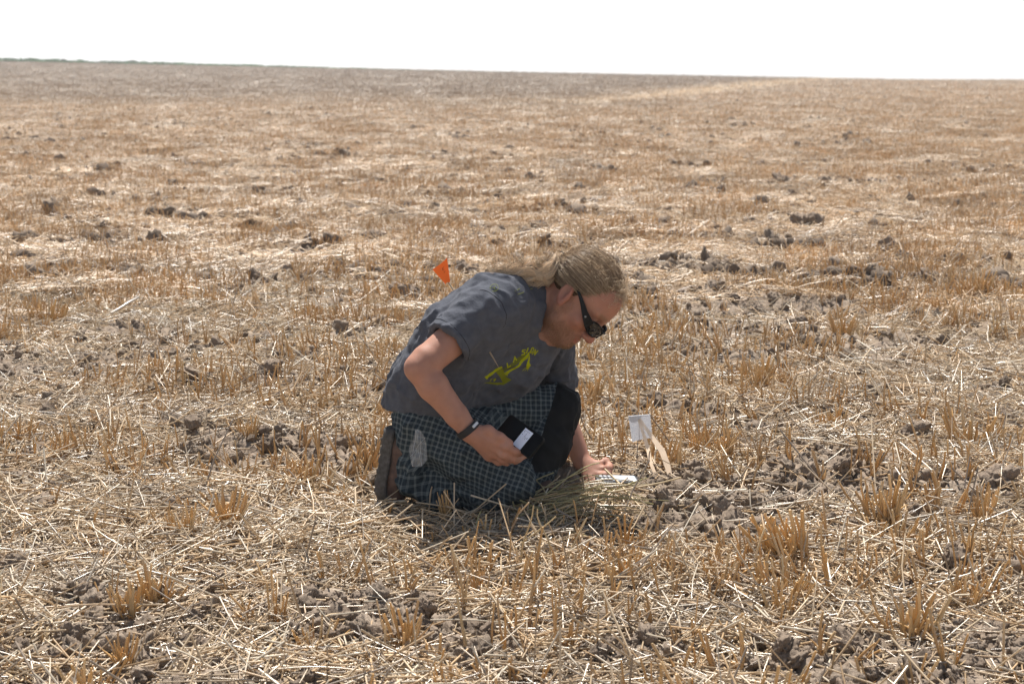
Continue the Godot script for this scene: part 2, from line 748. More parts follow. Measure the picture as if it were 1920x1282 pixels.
func build_field() -> void:
	var litter := mass("straw_litter", "loose pale straw lying all over the near field", "straw")
	var kinds: Array[Mesh] = []
	for k in 4:
		kinds.append(straw_mesh(k, 0.014 if k < 3 else 0.024))
	kinds.append(straw_mesh(0, 0.045)) # short chopped pieces
	kinds.append(straw_mesh(3, 0.10)) # chaff flakes
	var sp: Array[Spread] = []
	for k in 6:
		sp.append(Spread.new())
	var want := 112000
	var got := 0
	while got < want:
		# more of them close by, none nearer than the camera's feet
		var dist := 2.35 + 7.2 * pow(rng.randf(), 1.15)
		var zz := 4.28 - dist
		var x := rng.randf_range(-1, 1) * (0.37 * dist + 0.55)
		got += 1
		var b := bare(x, zz)
		if rng.randf() < b * 0.86 or near_person(x, zz) or near_hand(x, zz):
			continue
		var t := rng.randf()
		var kind := 0
		var length := clampf(rng.randfn(0.11, 0.06), 0.035, 0.30)
		if t < 0.30:
			kind = 0
		elif t < 0.40:
			kind = 1
		elif t < 0.48:
			kind = 2
		elif t < 0.55:
			kind = 3
			length = rng.randf_range(0.05, 0.12)
		elif t < 0.78:
			kind = 4
			length = rng.randf_range(0.02, 0.055)
		else:
			kind = 5
			length = rng.randf_range(0.012, 0.035)
		var steep := 0.14 if rng.randf() < 0.78 else 0.5
		var thick := (1.0 - b) * 0.04
		var tr := lying(x, zz, length, rng.randf() * thick + 0.002, steep)
		if kind < 3: # straw keeps its width, whatever its length
			var r := rng.randf_range(0.0014, 0.0032) / (0.014 * length)
			tr.basis = tr.basis.scaled_local(Vector3(1, r, r))
		sp[kind].put(tr, straw_color(x, zz))
	for k in 6:
		scatter(["straw", "bowed_straw", "kinked_straw", "straw_leaf", "chopped_straw", "chaff"][k], kinds[k], sp[k], M.straw, litter)

	# standing stubble close by, in rows that run a little uphill to the right
	var stubble := mass("stubble", "upright orange tan stubble standing in broken rows", "stubble")
	var stems: Array[Mesh] = []
	var ss: Array[Spread] = []
	for k in 3:
		stems.append(stem_mesh(k, 0.016))
		ss.append(Spread.new())
	var row := -60
	while row < 60:
		row += 1
		var along := -6.0
		while along < 6.0:
			along += rng.randf_range(0.025, 0.075)
			var x := along
			var zz := row * 0.145 - along * 0.16 + rng.randfn(0, 0.018)
			if zz > 1.95 or zz < -5.4 or not in_view(x, zz, 0.4) or near_person(x, zz) or near_hand(x, zz):
				continue
			var st := stubbled(x, zz)
			var keep := 0.20 + 0.75 * st - 0.5 * bare(x, zz)
			if rng.randf() > keep:
				continue
			var lean := Vector3(rng.randfn(0, 0.14), 0, rng.randfn(0, 0.14))
			if st < 0.35:
				lean *= 3.0
			for q in rng.randi_range(1, 4):
				var tall := clampf(rng.randfn(0.095, 0.03) * (0.6 + 0.5 * st), 0.03, 0.18)
				var px := x + rng.randfn(0, 0.010)
				var pz := zz + rng.randfn(0, 0.010)
				var up := (Vector3.UP + lean + Vector3(rng.randfn(0, 0.14), 0, rng.randfn(0, 0.14))).normalized()
				var bb := Basis(Quaternion(Vector3.UP, up)) * Basis(Vector3.UP, rng.randf() * TAU)
				var w := rng.randf_range(0.0018, 0.0036) / 0.016
				ss[rng.randi() % 3].put(Transform3D(bb.scaled_local(Vector3(w, tall, w)), Vector3(px, height(px, pz) - 0.006, pz)), stem_color())
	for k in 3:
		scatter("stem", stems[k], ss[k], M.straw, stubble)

	# farther off: metre-wide patches of the same straw and stubble
	var mid_litter: Array[Mesh] = []
	var mid_stubble: Array[Mesh] = []
	for k in 6:
		mid_litter.append(litter_patch(0.62, 330, 0.0028))
		mid_stubble.append(stubble_patch(0.62, 0.0028))
	var sl: Array[Spread] = []
	var sb: Array[Spread] = []
	for k in 6:
		sl.append(Spread.new())
		sb.append(Spread.new())
	var zz := -3.6
	var spacing := 0.42
	while zz > -FAR_EDGE + 20.0:
		var dist := 4.28 - zz
		spacing = 0.42 if dist < 26.0 else minf(0.42 + (dist - 26.0) * 0.014, 2.0)
		var wide := 0.40 * dist + 1.5
		var x := -wide
		while x < wide:
			x += spacing * rng.randf_range(0.8, 1.2)
			var pz := zz + rng.randf_range(-0.5, 0.5) * spacing
			if pz > -3.0 - rng.randf() * 2.2:
				continue
			var grow := spacing / 0.42
			var b := bare(x, pz)
			var far := beyond(x, pz)
			var st := stubbled(x, pz)
			var tone := Color(0.92, 0.90, 0.88).lerp(Color(1.1, 1.05, 0.98), 0.5 + n_soft.get_noise_2d(x * 0.8, pz * 1.6)) * rng.randf_range(0.85, 1.12)
			tone *= Color(1.05, 1.05, 1.09)
			tone = tone.lerp(Color(0.62, 0.57, 0.54), far)
			tone = tone.lerp(Color(1.22, 1.15, 1.02), on_strip(x, pz))
			var yb := height(x, pz)
			var slope := Vector3(height(x - 0.2, pz) - height(x + 0.2, pz), 0.4, height(x, pz - 0.2) - height(x, pz + 0.2)).normalized()
			var tilt := Basis(Quaternion(Vector3.UP, slope))
			if rng.randf() > b * 0.9:
				sl[rng.randi() % 6].put(Transform3D((tilt * Basis(Vector3.UP, rng.randf_range(-0.5, 0.5) + PI * (rng.randi() % 2))).scaled_local(Vector3(grow, lerpf(1.0, grow, 0.5), grow)), Vector3(x, yb, pz)), tone)
			if rng.randf() < (0.82 * st * (1.0 - 0.75 * b) + 0.05) * (1.0 - on_strip(x, pz)):
				sb[rng.randi() % 6].put(Transform3D((tilt * Basis(Vector3.UP, 0.16 + rng.randf_range(-0.1, 0.1) + PI * (rng.randi() % 2))).scaled_local(Vector3(grow, lerpf(1.0, grow, 0.35), grow)), Vector3(x, yb, pz)), tone)
		zz -= spacing
	var far_litter := mass("distant_straw", "pale straw cover of the far field, seen as one blurred mass", "straw")
	var far_stubble := mass("distant_stubble", "bands of tan stubble across the far field", "stubble")
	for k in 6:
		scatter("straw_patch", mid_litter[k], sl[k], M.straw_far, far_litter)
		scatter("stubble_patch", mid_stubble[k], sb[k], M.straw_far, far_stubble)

	# small clods and crumbs of soil
	var crumbs := mass("soil_crumbs", "small grey brown clods and crumbs of dry soil between the straw", "soil")
	var sc: Array[Spread] = []
	for k in 4:
		sc.append(Spread.new())
	var tries := 0
	while tries < 90000:
		tries += 1
		var dist := 2.35 + 60.0 * pow(rng.randf(), 2.6)
		var pz := 4.28 - dist
		var x := rng.randf_range(-1, 1) * (0.38 * dist + 0.5)
		if rng.randf() > 0.16 + bare(x, pz) * 0.84 or near_person(x, pz):
			continue
		var size := 0.003 + 0.010 * pow(rng.randf(), 2.2) + 0.024 * pow(rng.randf(), 7.0)
		size *= 0.9 + minf(dist, 40.0) * 0.06
		sc[rng.randi() % 4].put(Transform3D(Basis.from_euler(Vector3(rng.randf() * 6, rng.randf() * 6, rng.randf() * 6)).scaled_local(Vector3(1, rng.randf_range(0.6, 1.0), 1) * size), Vector3(x, height(x, pz) + size * 0.25, pz)), soil_color())
	for k in 4:
		scatter("crumb", clod_mesh(k, 3), sc[k], M.clod, crumbs)
	far_clods(crumbs)


func far_clods(parent: Node3D) -> void:
	var sc: Array[Spread] = []
	for k in 4:
		sc.append(Spread.new())
	for k in 24000:
		var dist := 9.0 + 130.0 * pow(rng.randf(), 1.7)
		var pz := 4.28 - dist
		var x := rng.randf_range(-1, 1) * 0.40 * dist
		if rng.randf() > pow(bare(x, pz), 1.5):
			continue
		var size := (0.022 + 0.05 * pow(rng.randf(), 2.0)) * (1.0 + dist * 0.014)
		sc[rng.randi() % 4].put(Transform3D(Basis.from_euler(Vector3(rng.randf() * 6, rng.randf() * 6, rng.randf() * 6)).scaled_local(Vector3(1.3, rng.randf_range(0.5, 0.9), 1) * size), Vector3(x, height(x, pz) + size * 0.1, pz)), soil_color() * 0.85)
	for k in 4:
		scatter("far_clod", clod_mesh(k, 2), sc[k], M.clod, parent)


func soil_color() -> Color:
	return Color(0.27, 0.215, 0.17).lerp(Color(0.40, 0.33, 0.265), rng.randf()) * rng.randf_range(0.85, 1.1)


func litter_patch(size: float, count: int, r: float) -> ArrayMesh:
	var s := Stock.new()
	for k in count:
		var length := clampf(rng.randfn(0.11, 0.06), 0.03, 0.3)
		var yaw := rng.randfn(0.0, 0.8) if rng.randf() < 0.6 else rng.randf() * TAU
		var pitch := rng.randfn(0, 0.16 if rng.randf() < 0.85 else 0.6)
		var dir := Vector3(cos(yaw) * cos(pitch), sin(pitch), sin(yaw) * cos(pitch))
		var mid := Vector3(rng.randf_range(-0.5, 0.5) * size, 0.004 + rng.randf() * 0.03 + absf(dir.y) * length * 0.4, rng.randf_range(-0.5, 0.5) * size)
		var bow := Vector3(rng.randfn(0, 0.05), absf(rng.randfn(0, 0.05)), rng.randfn(0, 0.05)) * length
		var c := straw_color(0, 0)
		var w := r * rng.randf_range(0.6, 1.1)
		s.tube(PackedVector3Array([mid - dir * length * 0.5, mid + bow, mid + dir * length * 0.5]), PackedFloat32Array([w, w, w * 0.8]), 3, c, c, false)
	return s.mesh(self)


func stubble_patch(size: float, r: float) -> ArrayMesh:
	var s := Stock.new()
	for row in 4:
		var along := -0.5 * size
		while along < 0.5 * size:
			along += rng.randf_range(0.02, 0.05)
			var lean := Vector3(rng.randfn(0, 0.18), 0, rng.randfn(0, 0.18))
			for q in rng.randi_range(1, 3):
				var at := Vector3(along + rng.randfn(0, 0.01), -0.01, (row - 1.5) * 0.145 + rng.randfn(0, 0.02))
				var up := (Vector3.UP + lean + Vector3(rng.randfn(0, 0.14), 0, rng.randfn(0, 0.14))).normalized()
				var tall := clampf(rng.randfn(0.10, 0.03), 0.04, 0.18)
				var c := stem_color()
				var w := r * rng.randf_range(0.6, 1.0)
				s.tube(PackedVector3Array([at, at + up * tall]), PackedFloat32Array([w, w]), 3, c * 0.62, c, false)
	return s.mesh(self)


func clod_mesh(s: int, detail: int) -> ArrayMesh:
	# a subdivided octahedron pushed about by noise
	var v: Array[Vector3] = [Vector3.RIGHT, Vector3.LEFT, Vector3.UP, Vector3.DOWN, Vector3.BACK, Vector3.FORWARD]
	var tris: Array = [[0, 2, 4], [4, 2, 1], [1, 2, 5], [5, 2, 0], [0, 4, 3], [4, 1, 3], [1, 5, 3], [5, 0, 3]]
	for q in detail:
		var mids := {}
		var next := []
		for t in tris:
			var m := []
			for e in 3:
				var a: int = t[e]
				var b: int = t[(e + 1) % 3]
				var key := mini(a, b) * 100000 + maxi(a, b)
				if not mids.has(key):
					mids[key] = v.size()
					v.append((v[a] + v[b]).normalized())
				m.append(mids[key])
			next.append([t[0], m[0], m[2]])
			next.append([m[0], t[1], m[1]])
			next.append([m[2], m[1], t[2]])
			next.append([m[0], m[1], m[2]])
		tris = next
	var n := FastNoiseLite.new()
	setup_noise(n, 100 + s, 0.8, 4)
	var r := FastNoiseLite.new()
	setup_noise(r, 200 + s, 1.7, 4, true)
	var f := FastNoiseLite.new()
	setup_noise(f, 300 + s, 3.6, 4)
	var pv := PackedVector3Array()
	for p in v:
		pv.append(p * (0.85 + 0.75 * n.get_noise_3dv(p) + 0.32 * r.get_noise_3dv(p) + 0.30 * f.get_noise_3dv(p)) * Vector3(1.0, 0.78, 0.9))
	var nn := PackedVector3Array()
	nn.resize(pv.size())
	var idx := PackedInt32Array()
	for t in tris:
		var a: int = t[0]
		var b: int = t[1]
		var c: int = t[2]
		var fn := (pv[b] - pv[a]).cross(pv[c] - pv[a])
		var w := 1.0 if fn.dot(pv[a] + pv[b] + pv[c]) > 0.0 else -1.0
		fn *= w
		nn[a] += fn
		nn[b] += fn
		nn[c] += fn
		if w > 0.0:
			idx.append_array(PackedInt32Array([a, c, b]))
		else:
			idx.append_array(PackedInt32Array([a, b, c]))
	for q in nn.size():
		nn[q] = nn[q].normalized()
	var col := PackedColorArray()
	for q in pv.size():
		col.append(Color.WHITE)
	return mesh_of(pv, nn, idx, col)


# ---------------------------------------------------------------- single things in the field
func build_near_things() -> void:
	build_crop()
	build_tufts()
	build_clods()
	build_stalks()


func build_crop() -> void:
	# green crop standing along the top of the rise at the left, with a few low shrubs
	var leaf := mat(Color(1, 1, 1), 0.6, 0.3)
	leaf.vertex_color_use_as_albedo = true
	leaf.backlight_enabled = true
	leaf.backlight = Color(0.5, 0.55, 0.3)
	var s := Stock.new()
	for k in 26:
		var at := Vector3(rng.randf_range(-0.9, 0.9), 0, rng.randf_range(-0.9, 0.9))
		var lean := Vector3(rng.randfn(0, 0.25), rng.randf_range(0.6, 1.0), rng.randfn(0, 0.25))
		var c := Color(0.06, 0.24, 0.05) * rng.randf_range(0.8, 1.3)
		s.tube(PackedVector3Array([at, at + lean * 0.6, at + lean + Vector3(lean.x * 0.5, 0, lean.z * 0.5)]), PackedFloat32Array([0.06, 0.09, 0.02]), 3, c, c, false, 0.3)
	var sp := Spread.new()
	for k in 2600:
		var x := rng.randf_range(-150, 28)
		var z := -FAR_EDGE - rng.randf_range(-3.0, 26.0)
		var tall := lerpf(1.0, 0.3, smoothstep(-95.0, 20.0, x)) * rng.randf_range(0.7, 1.15)
		sp.put(Transform3D(Basis(Vector3.UP, rng.randf() * TAU).scaled_local(Vector3(1, tall, 1)), Vector3(x, height(x, z) - 0.05, z)), Color.WHITE * rng.randf_range(0.8, 1.2))
	var crop := mass("green_crop", "thin strip of green crop along the top of the rise at the left", "crop")
	scatter("crop_row", s.mesh(self), sp, leaf, crop)
	var bark := mat(Color(0.12, 0.09, 0.06), 0.9, 0.2)
	for k in 3:
		var at: Vector3 = [Vector3(-88.5, 0, -263.0), Vector3(-83.0, 0, -264.0), Vector3(-70.0, 0, -263.0)][k]
		at.y = height(at.x, at.z)
		var wide: float = [1.1, 0.7, 0.9][k]
		var t := thing("shrub", at, ["leftmost low dark green shrub on the skyline at the far left", "smallest dark shrub on the skyline, second from the left", "low flat shrub on the skyline, rightmost of the three"][k], "shrub", "shrubs on the skyline")
		var st := Stock.new()
		for q in 5:
			st.tube(PackedVector3Array([Vector3(0.2 * q - 0.4, -0.1, 0), Vector3((0.2 * q - 0.4) * 2.2, 0.9, rng.randfn(0, 0.2))]), PackedFloat32Array([0.05, 0.02]), 5, Color.WHITE, Color.WHITE)
		part("trunk", st.mesh(self), bark, t)
		var cr := Stock.new()
		for q in 260:
			var d := Vector3(rng.randfn(0, 1), rng.randfn(0, 1), rng.randfn(0, 1)).normalized() * pow(rng.randf(), 0.5)
			var p := Vector3(d.x * wide, 0.75 + d.y * 0.4, d.z * 1.0)
			var o := Vector3(rng.randfn(0, 1), rng.randfn(0, 1), rng.randfn(0, 1)).normalized()
			var c := Color(0.045, 0.075, 0.03) * rng.randf_range(0.7, 1.3)
			cr.tube(PackedVector3Array([p - o * 0.13, p, p + o * 0.13]), PackedFloat32Array([0.01, 0.10, 0.01]), 3, c, c, false, 0.2)
		part("crown", cr.mesh(self), leaf, t)


func tuft_mesh(count: int, wide: float, lean: Vector3, seed_lean: float) -> ArrayMesh:
	# stems of about unit height; the two or three plants of a tuft fan out from their roots
	var s := Stock.new()
	for k in count:
		var a := rng.randf() * TAU
		var r := wide * sqrt(rng.randf())
		var at := Vector3(cos(a) * r, -0.05, sin(a) * r * 0.6)
		var up := (Vector3.UP + lean + Vector3(rng.randfn(0, seed_lean), 0, rng.randfn(0, seed_lean)) + at * 1.2).normalized()
		var tall := rng.randf_range(0.55, 1.05)
		var c := stem_color()
		var w := rng.randf_range(0.016, 0.031)
		var bend := Vector3(rng.randfn(0, 0.03), 0, rng.randfn(0, 0.03))
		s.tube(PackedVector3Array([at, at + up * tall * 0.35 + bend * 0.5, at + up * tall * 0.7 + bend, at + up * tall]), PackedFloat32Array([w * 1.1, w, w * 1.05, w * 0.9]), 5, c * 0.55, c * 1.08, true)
		if k % 3 == 0: # a loose sheath
			var o := Vector3(rng.randfn(0, 0.12), 0, rng.randfn(0, 0.12))
			s.tube(PackedVector3Array([at + up * 0.1, at + up * tall * 0.5 + o * 0.6, at + up * tall * 0.8 + o * 1.6]), PackedFloat32Array([w * 1.6, w * 1.8, w * 0.4]), 4, c * 0.8, c * 1.15, false, 0.2)
	return s.mesh(self)


func spot(p: Vector3) -> String:
	var d := 4.28 - p.z
	var side := p.x / (0.36 * d)
	var across: String = ["at the far left", "left of the middle", "in the middle", "right of the middle", "at the far right"][clampi(int((side + 1.0) * 2.5), 0, 4)]
	var deep: String = "of the nearest ground" if d < 3.4 else "of the near ground" if d < 4.6 else "of the ground just behind the person" if d < 7.0 else "of the blurred middle distance" if d < 11.0 else "of the far field"
	return across + " " + deep


func build_tufts() -> void:
	# [where, height, kind, label]
	var list := [
		[Vector3(-0.8468, 0.0000, 0.2305), 0.151, 1, "tall thin tuft of stubble standing alone left of the kneeling person's boot"],
		[Vector3(-0.9672, 0.0000, 0.8903), 0.112, 2, "low orange tuft of stubble near the bottom left corner"],
		[Vector3(0.7917, 0.0000, 0.4875), 0.182, 3, "big dense tuft of brown stubble leaning left, right of the soil lumps"],
		[Vector3(0.6918, 0.0000, 0.7858), 0.124, 0, "short upright comb of stubble in front of the big leaning tuft"],
		[Vector3(1.1079, 0.0000, 0.1999), 0.149, 2, "fanned tuft of orange stubble at the right, level with the meter"],
		[Vector3(0.2964, 0.0000, 0.6589), 0.125, 1, "small forked tuft of stubble in front of the soil lumps"],
		[Vector3(0.9526, 0.0000, 1.0695), 0.139, 2, "loose tuft of tan stubble low at the right edge of the near ground"],
		[Vector3(1.6887, 0.0000, -0.8144), 0.181, 0, "thick tuft of grey brown stubble right of the large round clod"],
		[Vector3(1.0819, 0.0000, -1.8410), 0.162, 2, "spreading orange tuft of stubble beyond the wire marker"],
		[Vector3(1.7112, 0.0000, -2.9982), 0.129, 0, "square dark tuft of stubble in the middle distance at the right"],
		[Vector3(2.8616, 0.0000, -4.3559), 0.172, 2, "bushy orange tuft of stubble near the right edge"],
		[Vector3(-2.6072, 0.0000, -3.5666), 0.181, 0, "row of orange stubble near the left edge"],
		[Vector3(-1.4062, 0.0000, -1.2550), 0.083, 1, "small orange tuft of stubble among the clods at the left"],
		[Vector3(-0.9684, 0.0000, -0.8144), 0.093, 2, "wide tuft of yellow stubble left of the person's back"],
		[Vector3(-0.4938, 0.0000, -0.4362), 0.117, 1, "tuft of yellow stubble touching the boot's sole"],
		[Vector3(1.4146, 0.0000, 0.1637), 0.141, 1, "thin upright tuft of stubble near the right edge by the near clods"],
		[Vector3(-0.1913, 0.0000, 0.1268), 0.134, 3, "two thick stubble stems standing close before the knee"],
		[Vector3(-0.6934, 0.0000, -0.2983), 0.115, 2, "tuft of golden stubble between the tall thin tuft and the boot"],
		[Vector3(0.5241, 0.0000, -0.4634), 0.129, 1, "slight tuft of stubble behind the wire marker"],
		[Vector3(0.7373, 0.0000, -0.6039), 0.117, 2, "tuft of stubble right of the wire marker"],
		[Vector3(1.2391, 0.0000, -1.0772), 0.116, 2, "tuft of stubble left of the large round clod"],
		[Vector3(0.3301, 0.0000, -1.4445), 0.121, 2, "tuft of stubble right behind the raised knee"],
		[Vector3(-1.5881, 0.0000, -0.6039), 0.117, 1, "sparse stubble tuft by the left edge among flat straw"],
		[Vector3(-0.9599, 0.0000, 0.2904), 0.113, 2, "leaning stubble tuft left of the tall thin tuft"],
	]
	var forms: Array[Mesh] = [tuft_mesh(22, 0.42, Vector3.ZERO, 0.07), tuft_mesh(17, 0.17, Vector3(0.05, 0, 0), 0.20), tuft_mesh(26, 0.32, Vector3.ZERO, 0.28), tuft_mesh(30, 0.24, Vector3(-0.38, 0, 0.1), 0.14)]
	for e in list:
		var at: Vector3 = e[0]
		var pair: Mesh = forms[e[2]]
		at.y = height(at.x, at.z) - 0.008
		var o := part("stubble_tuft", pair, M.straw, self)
		o.position = at
		o.rotation.y = rng.randf_range(-0.4, 0.4)
		o.scale = Vector3.ONE * maxf(e[1], 0.05) * 1.08
		if e[2] == 3 and at.x < 0:
			o.scale = Vector3(0.35, 1, 0.35) * e[1]
		tag(o, e[3], "stubble", "stubble tufts")
	# more tufts of which nothing sets one apart from another
	for k in 46:
		var dist := 2.9 + 5.5 * pow(rng.randf(), 1.2)
		var z := 4.28 - dist
		var x := rng.randf_range(-1, 1) * 0.36 * dist
		if near_person(x, z) or (absf(x) < 0.5 and absf(z) < 0.5) or bare(x, z) > 0.7:
			continue
		var o := part("stubble_tuft", forms[rng.randi() % 3], M.straw, self)
		o.position = Vector3(x, height(x, z) - 0.008, z)
		o.rotation.y = rng.randf() * TAU
		o.scale = Vector3.ONE * rng.randf_range(0.085, 0.14)
		tag(o, "tuft of cut stubble " + spot(o.position), "stubble", "stubble tufts")


func build_clods() -> void:
	# [where, radius, label]
	var list := [
		[Vector3(-1.3825, 0.0000, -1.8858), 0.0685, "greyish clod with a flat face left of the person's back"],
		[Vector3(-1.1066, 0.0000, -2.0006), 0.0746, "crumbled clod behind the person, right of the flat-faced one"],
		[Vector3(0.4794, 0.0000, 0.0402), 0.0645, "large lump of soil overhanging a hole right of the meter"],
		[Vector3(0.4855, 0.0000, 0.1637), 0.0354, "small round lump at the foot of the overhanging lump"],
		[Vector3(0.6054, 0.0000, -0.3630), 0.0504, "rough clod just right of the ribbon ends"],
		[Vector3(0.7120, 0.0000, 0.0947), 0.0278, "smooth small grey stone-like clod right of the soil lumps"],
		[Vector3(1.4991, 0.0000, -0.9263), 0.0703, "large round dark clod in the middle at the right"],
		[Vector3(0.7913, 0.0000, 1.1275), 0.0438, "big clod among straw near the bottom right"],
		[Vector3(0.7355, 0.0000, 1.1988), 0.0270, "smaller clod touching the big one near the bottom right"],
		[Vector3(0.3736, 0.0000, 1.0297), 0.0283, "oblong clod lying in straw at the bottom, right of the middle"],
		[Vector3(1.0369, 0.0000, 0.6711), 0.0384, "rounded clod between stubble at the lower right"],
		[Vector3(1.5761, 0.0000, -0.1739), 0.0606, "clod by the right edge beside the stubble tufts"],
		[Vector3(0.2131, 0.0000, 0.3960), 0.0426, "cracked clod in front of the long straw heap"],
		[Vector3(0.2364, 0.0000, 0.5665), 0.0438, "broad clod below the cracked one"],
		[Vector3(0.9667, 0.0000, 1.1836), 0.0308, "clod close to the bottom right corner"],
		[Vector3(2.6657, 0.0000, -8.5729), 0.1545, "wide dark clod in the blurred middle distance at the right"],
		[Vector3(-1.1443, 0.0000, -7.6937), 0.0901, "dark pair-like clod in the blurred distance above the flag"],
		[Vector3(1.3055, 0.0000, -8.0308), 0.0926, "dark clod in the blurred distance right of the person's head"],
		[Vector3(2.8457, 0.0000, -6.3767), 0.0804, "dark clod in the blurred distance toward the right edge"],
		[Vector3(3.2849, 0.0000, -13.1516), 0.1434, "dark clod beyond the wide dark one in the distance"],
		[Vector3(-0.6876, 0.0000, -4.3559), 0.0917, "dark hollowed clod left of the flag's stick"],
		[Vector3(-3.0854, 0.0000, -5.2631), 0.0830, "dark low clod in the blurred ground near the left edge"],
		[Vector3(-1.7258, 0.0000, -0.6772), 0.0537, "clod by the left edge among flat straw"],
		[Vector3(-0.5372, 0.0000, 0.7392), 0.0377, "pale worn clod in the near ground below the tall tuft"],
		[Vector3(-0.1953, 0.0000, 0.7392), 0.0419, "pale flat clod in the near ground, centre of the bottom"],
		[Vector3(-0.3561, 0.0000, 0.8087), 0.0329, "pale knobby clod left of the flat one at the bottom"],
		[Vector3(0.8780, 0.0000, -0.0557), 0.0338, "clod half buried under the fanned tuft"],
		[Vector3(1.9354, 0.0000, -1.1206), 0.0458, "clod at the right edge above the thick grey brown tuft"],
		[Vector3(1.9955, 0.0000, -5.3160), 0.0653, "pair of dark crumbs merged into a clod in the distance, right of the hair"],
		[Vector3(2.6848, 0.0000, -4.8113), 0.0757, "dark clod left of the bushy orange tuft"],
	]
	var forms: Array[Mesh] = []
	for k in 5:
		forms.append(clod_mesh(20 + k, 4))
	for k in list.size():
		var e: Array = list[k]
		var at: Vector3 = e[0]
		at.y = height(at.x, at.z) + e[1] * 0.28
		var o := part("clod", forms[k % 5], M.clod_big, self)
		o.position = at
		o.rotation = Vector3(rng.randf() * 0.6, rng.randf() * TAU, rng.randf() * 0.6)
		o.scale = Vector3(1.0, rng.randf_range(0.7, 0.95), 0.9) * e[1]
		tag(o, e[2], "clod", "large clods of soil")
	for k in 120:
		var dist := 2.7 + 15.0 * pow(rng.randf(), 1.6)
		var z := 4.28 - dist
		var x := rng.randf_range(-1, 1) * 0.36 * dist
		if near_person(x, z) or (absf(x) < 0.45 and absf(z) < 0.4) or rng.randf() > 0.25 + bare(x, z):
			continue
		var r := rng.randf_range(0.016, 0.040) * (1.0 + dist * 0.02)
		var o := part("clod", forms[rng.randi() % 5], M.clod_big, self)
		o.position = Vector3(x, height(x, z) + r * 0.2, z)
		o.rotation = Vector3(rng.randf() * 6, rng.randf() * TAU, rng.randf() * 6)
		o.scale = Vector3(rng.randf_range(0.8, 1.2), rng.randf_range(0.6, 0.9), 1.0) * r
		tag(o, "dry grey clod %s" % spot(o.position), "clod", "large clods of soil")
	# a smooth pale stone edge by the hole
	var st := part("stone", forms[2], mat(Color(0.36, 0.33, 0.30), 0.85, 0.3), self)
	st.position = (Vector3(0.4758, 0.0000, 0.2506)) + Vector3(0, 0.004, 0)
	st.scale = Vector3(0.062, 0.016, 0.022)
	st.rotation.y = 0.3
	tag(st, "pale flat stone in the soil below the overhanging lump", "stone")


func stalk(called: String, a: Vector3, b: Vector3, r: float, color: Color, label: String, group: String, sag := 0.0) -> void:
	var lift_a := height(a.x, a.z)
	var lift_b := height(b.x, b.z)
	a.y += lift_a
	b.y += lerpf(lift_b, lift_a, clampf(b.y * 8.0, 0.0, 1.0))
	var s := Stock.new()
	var l := b - a
	var path := PackedVector3Array()
	var rad := PackedFloat32Array()
	var side := l.cross(Vector3.UP).normalized()
	var wob := rng.randfn(0, 0.010)
	for k in 9:
		var u := k / 8.0
		path.append(l * u + Vector3.UP * sag * sin(u * PI) * l.length() + side * wob * sin(u * 5.0))
		rad.append(r * (1.0 - 0.25 * u) * (1.25 if k in [3, 6] else 1.0))
	s.tube(path, rad, 7, color * 0.9, color, true)
	var o := part(called, s.mesh(self), M.straw, self)
	o.position = a
	tag(o, label, "stalk", group)


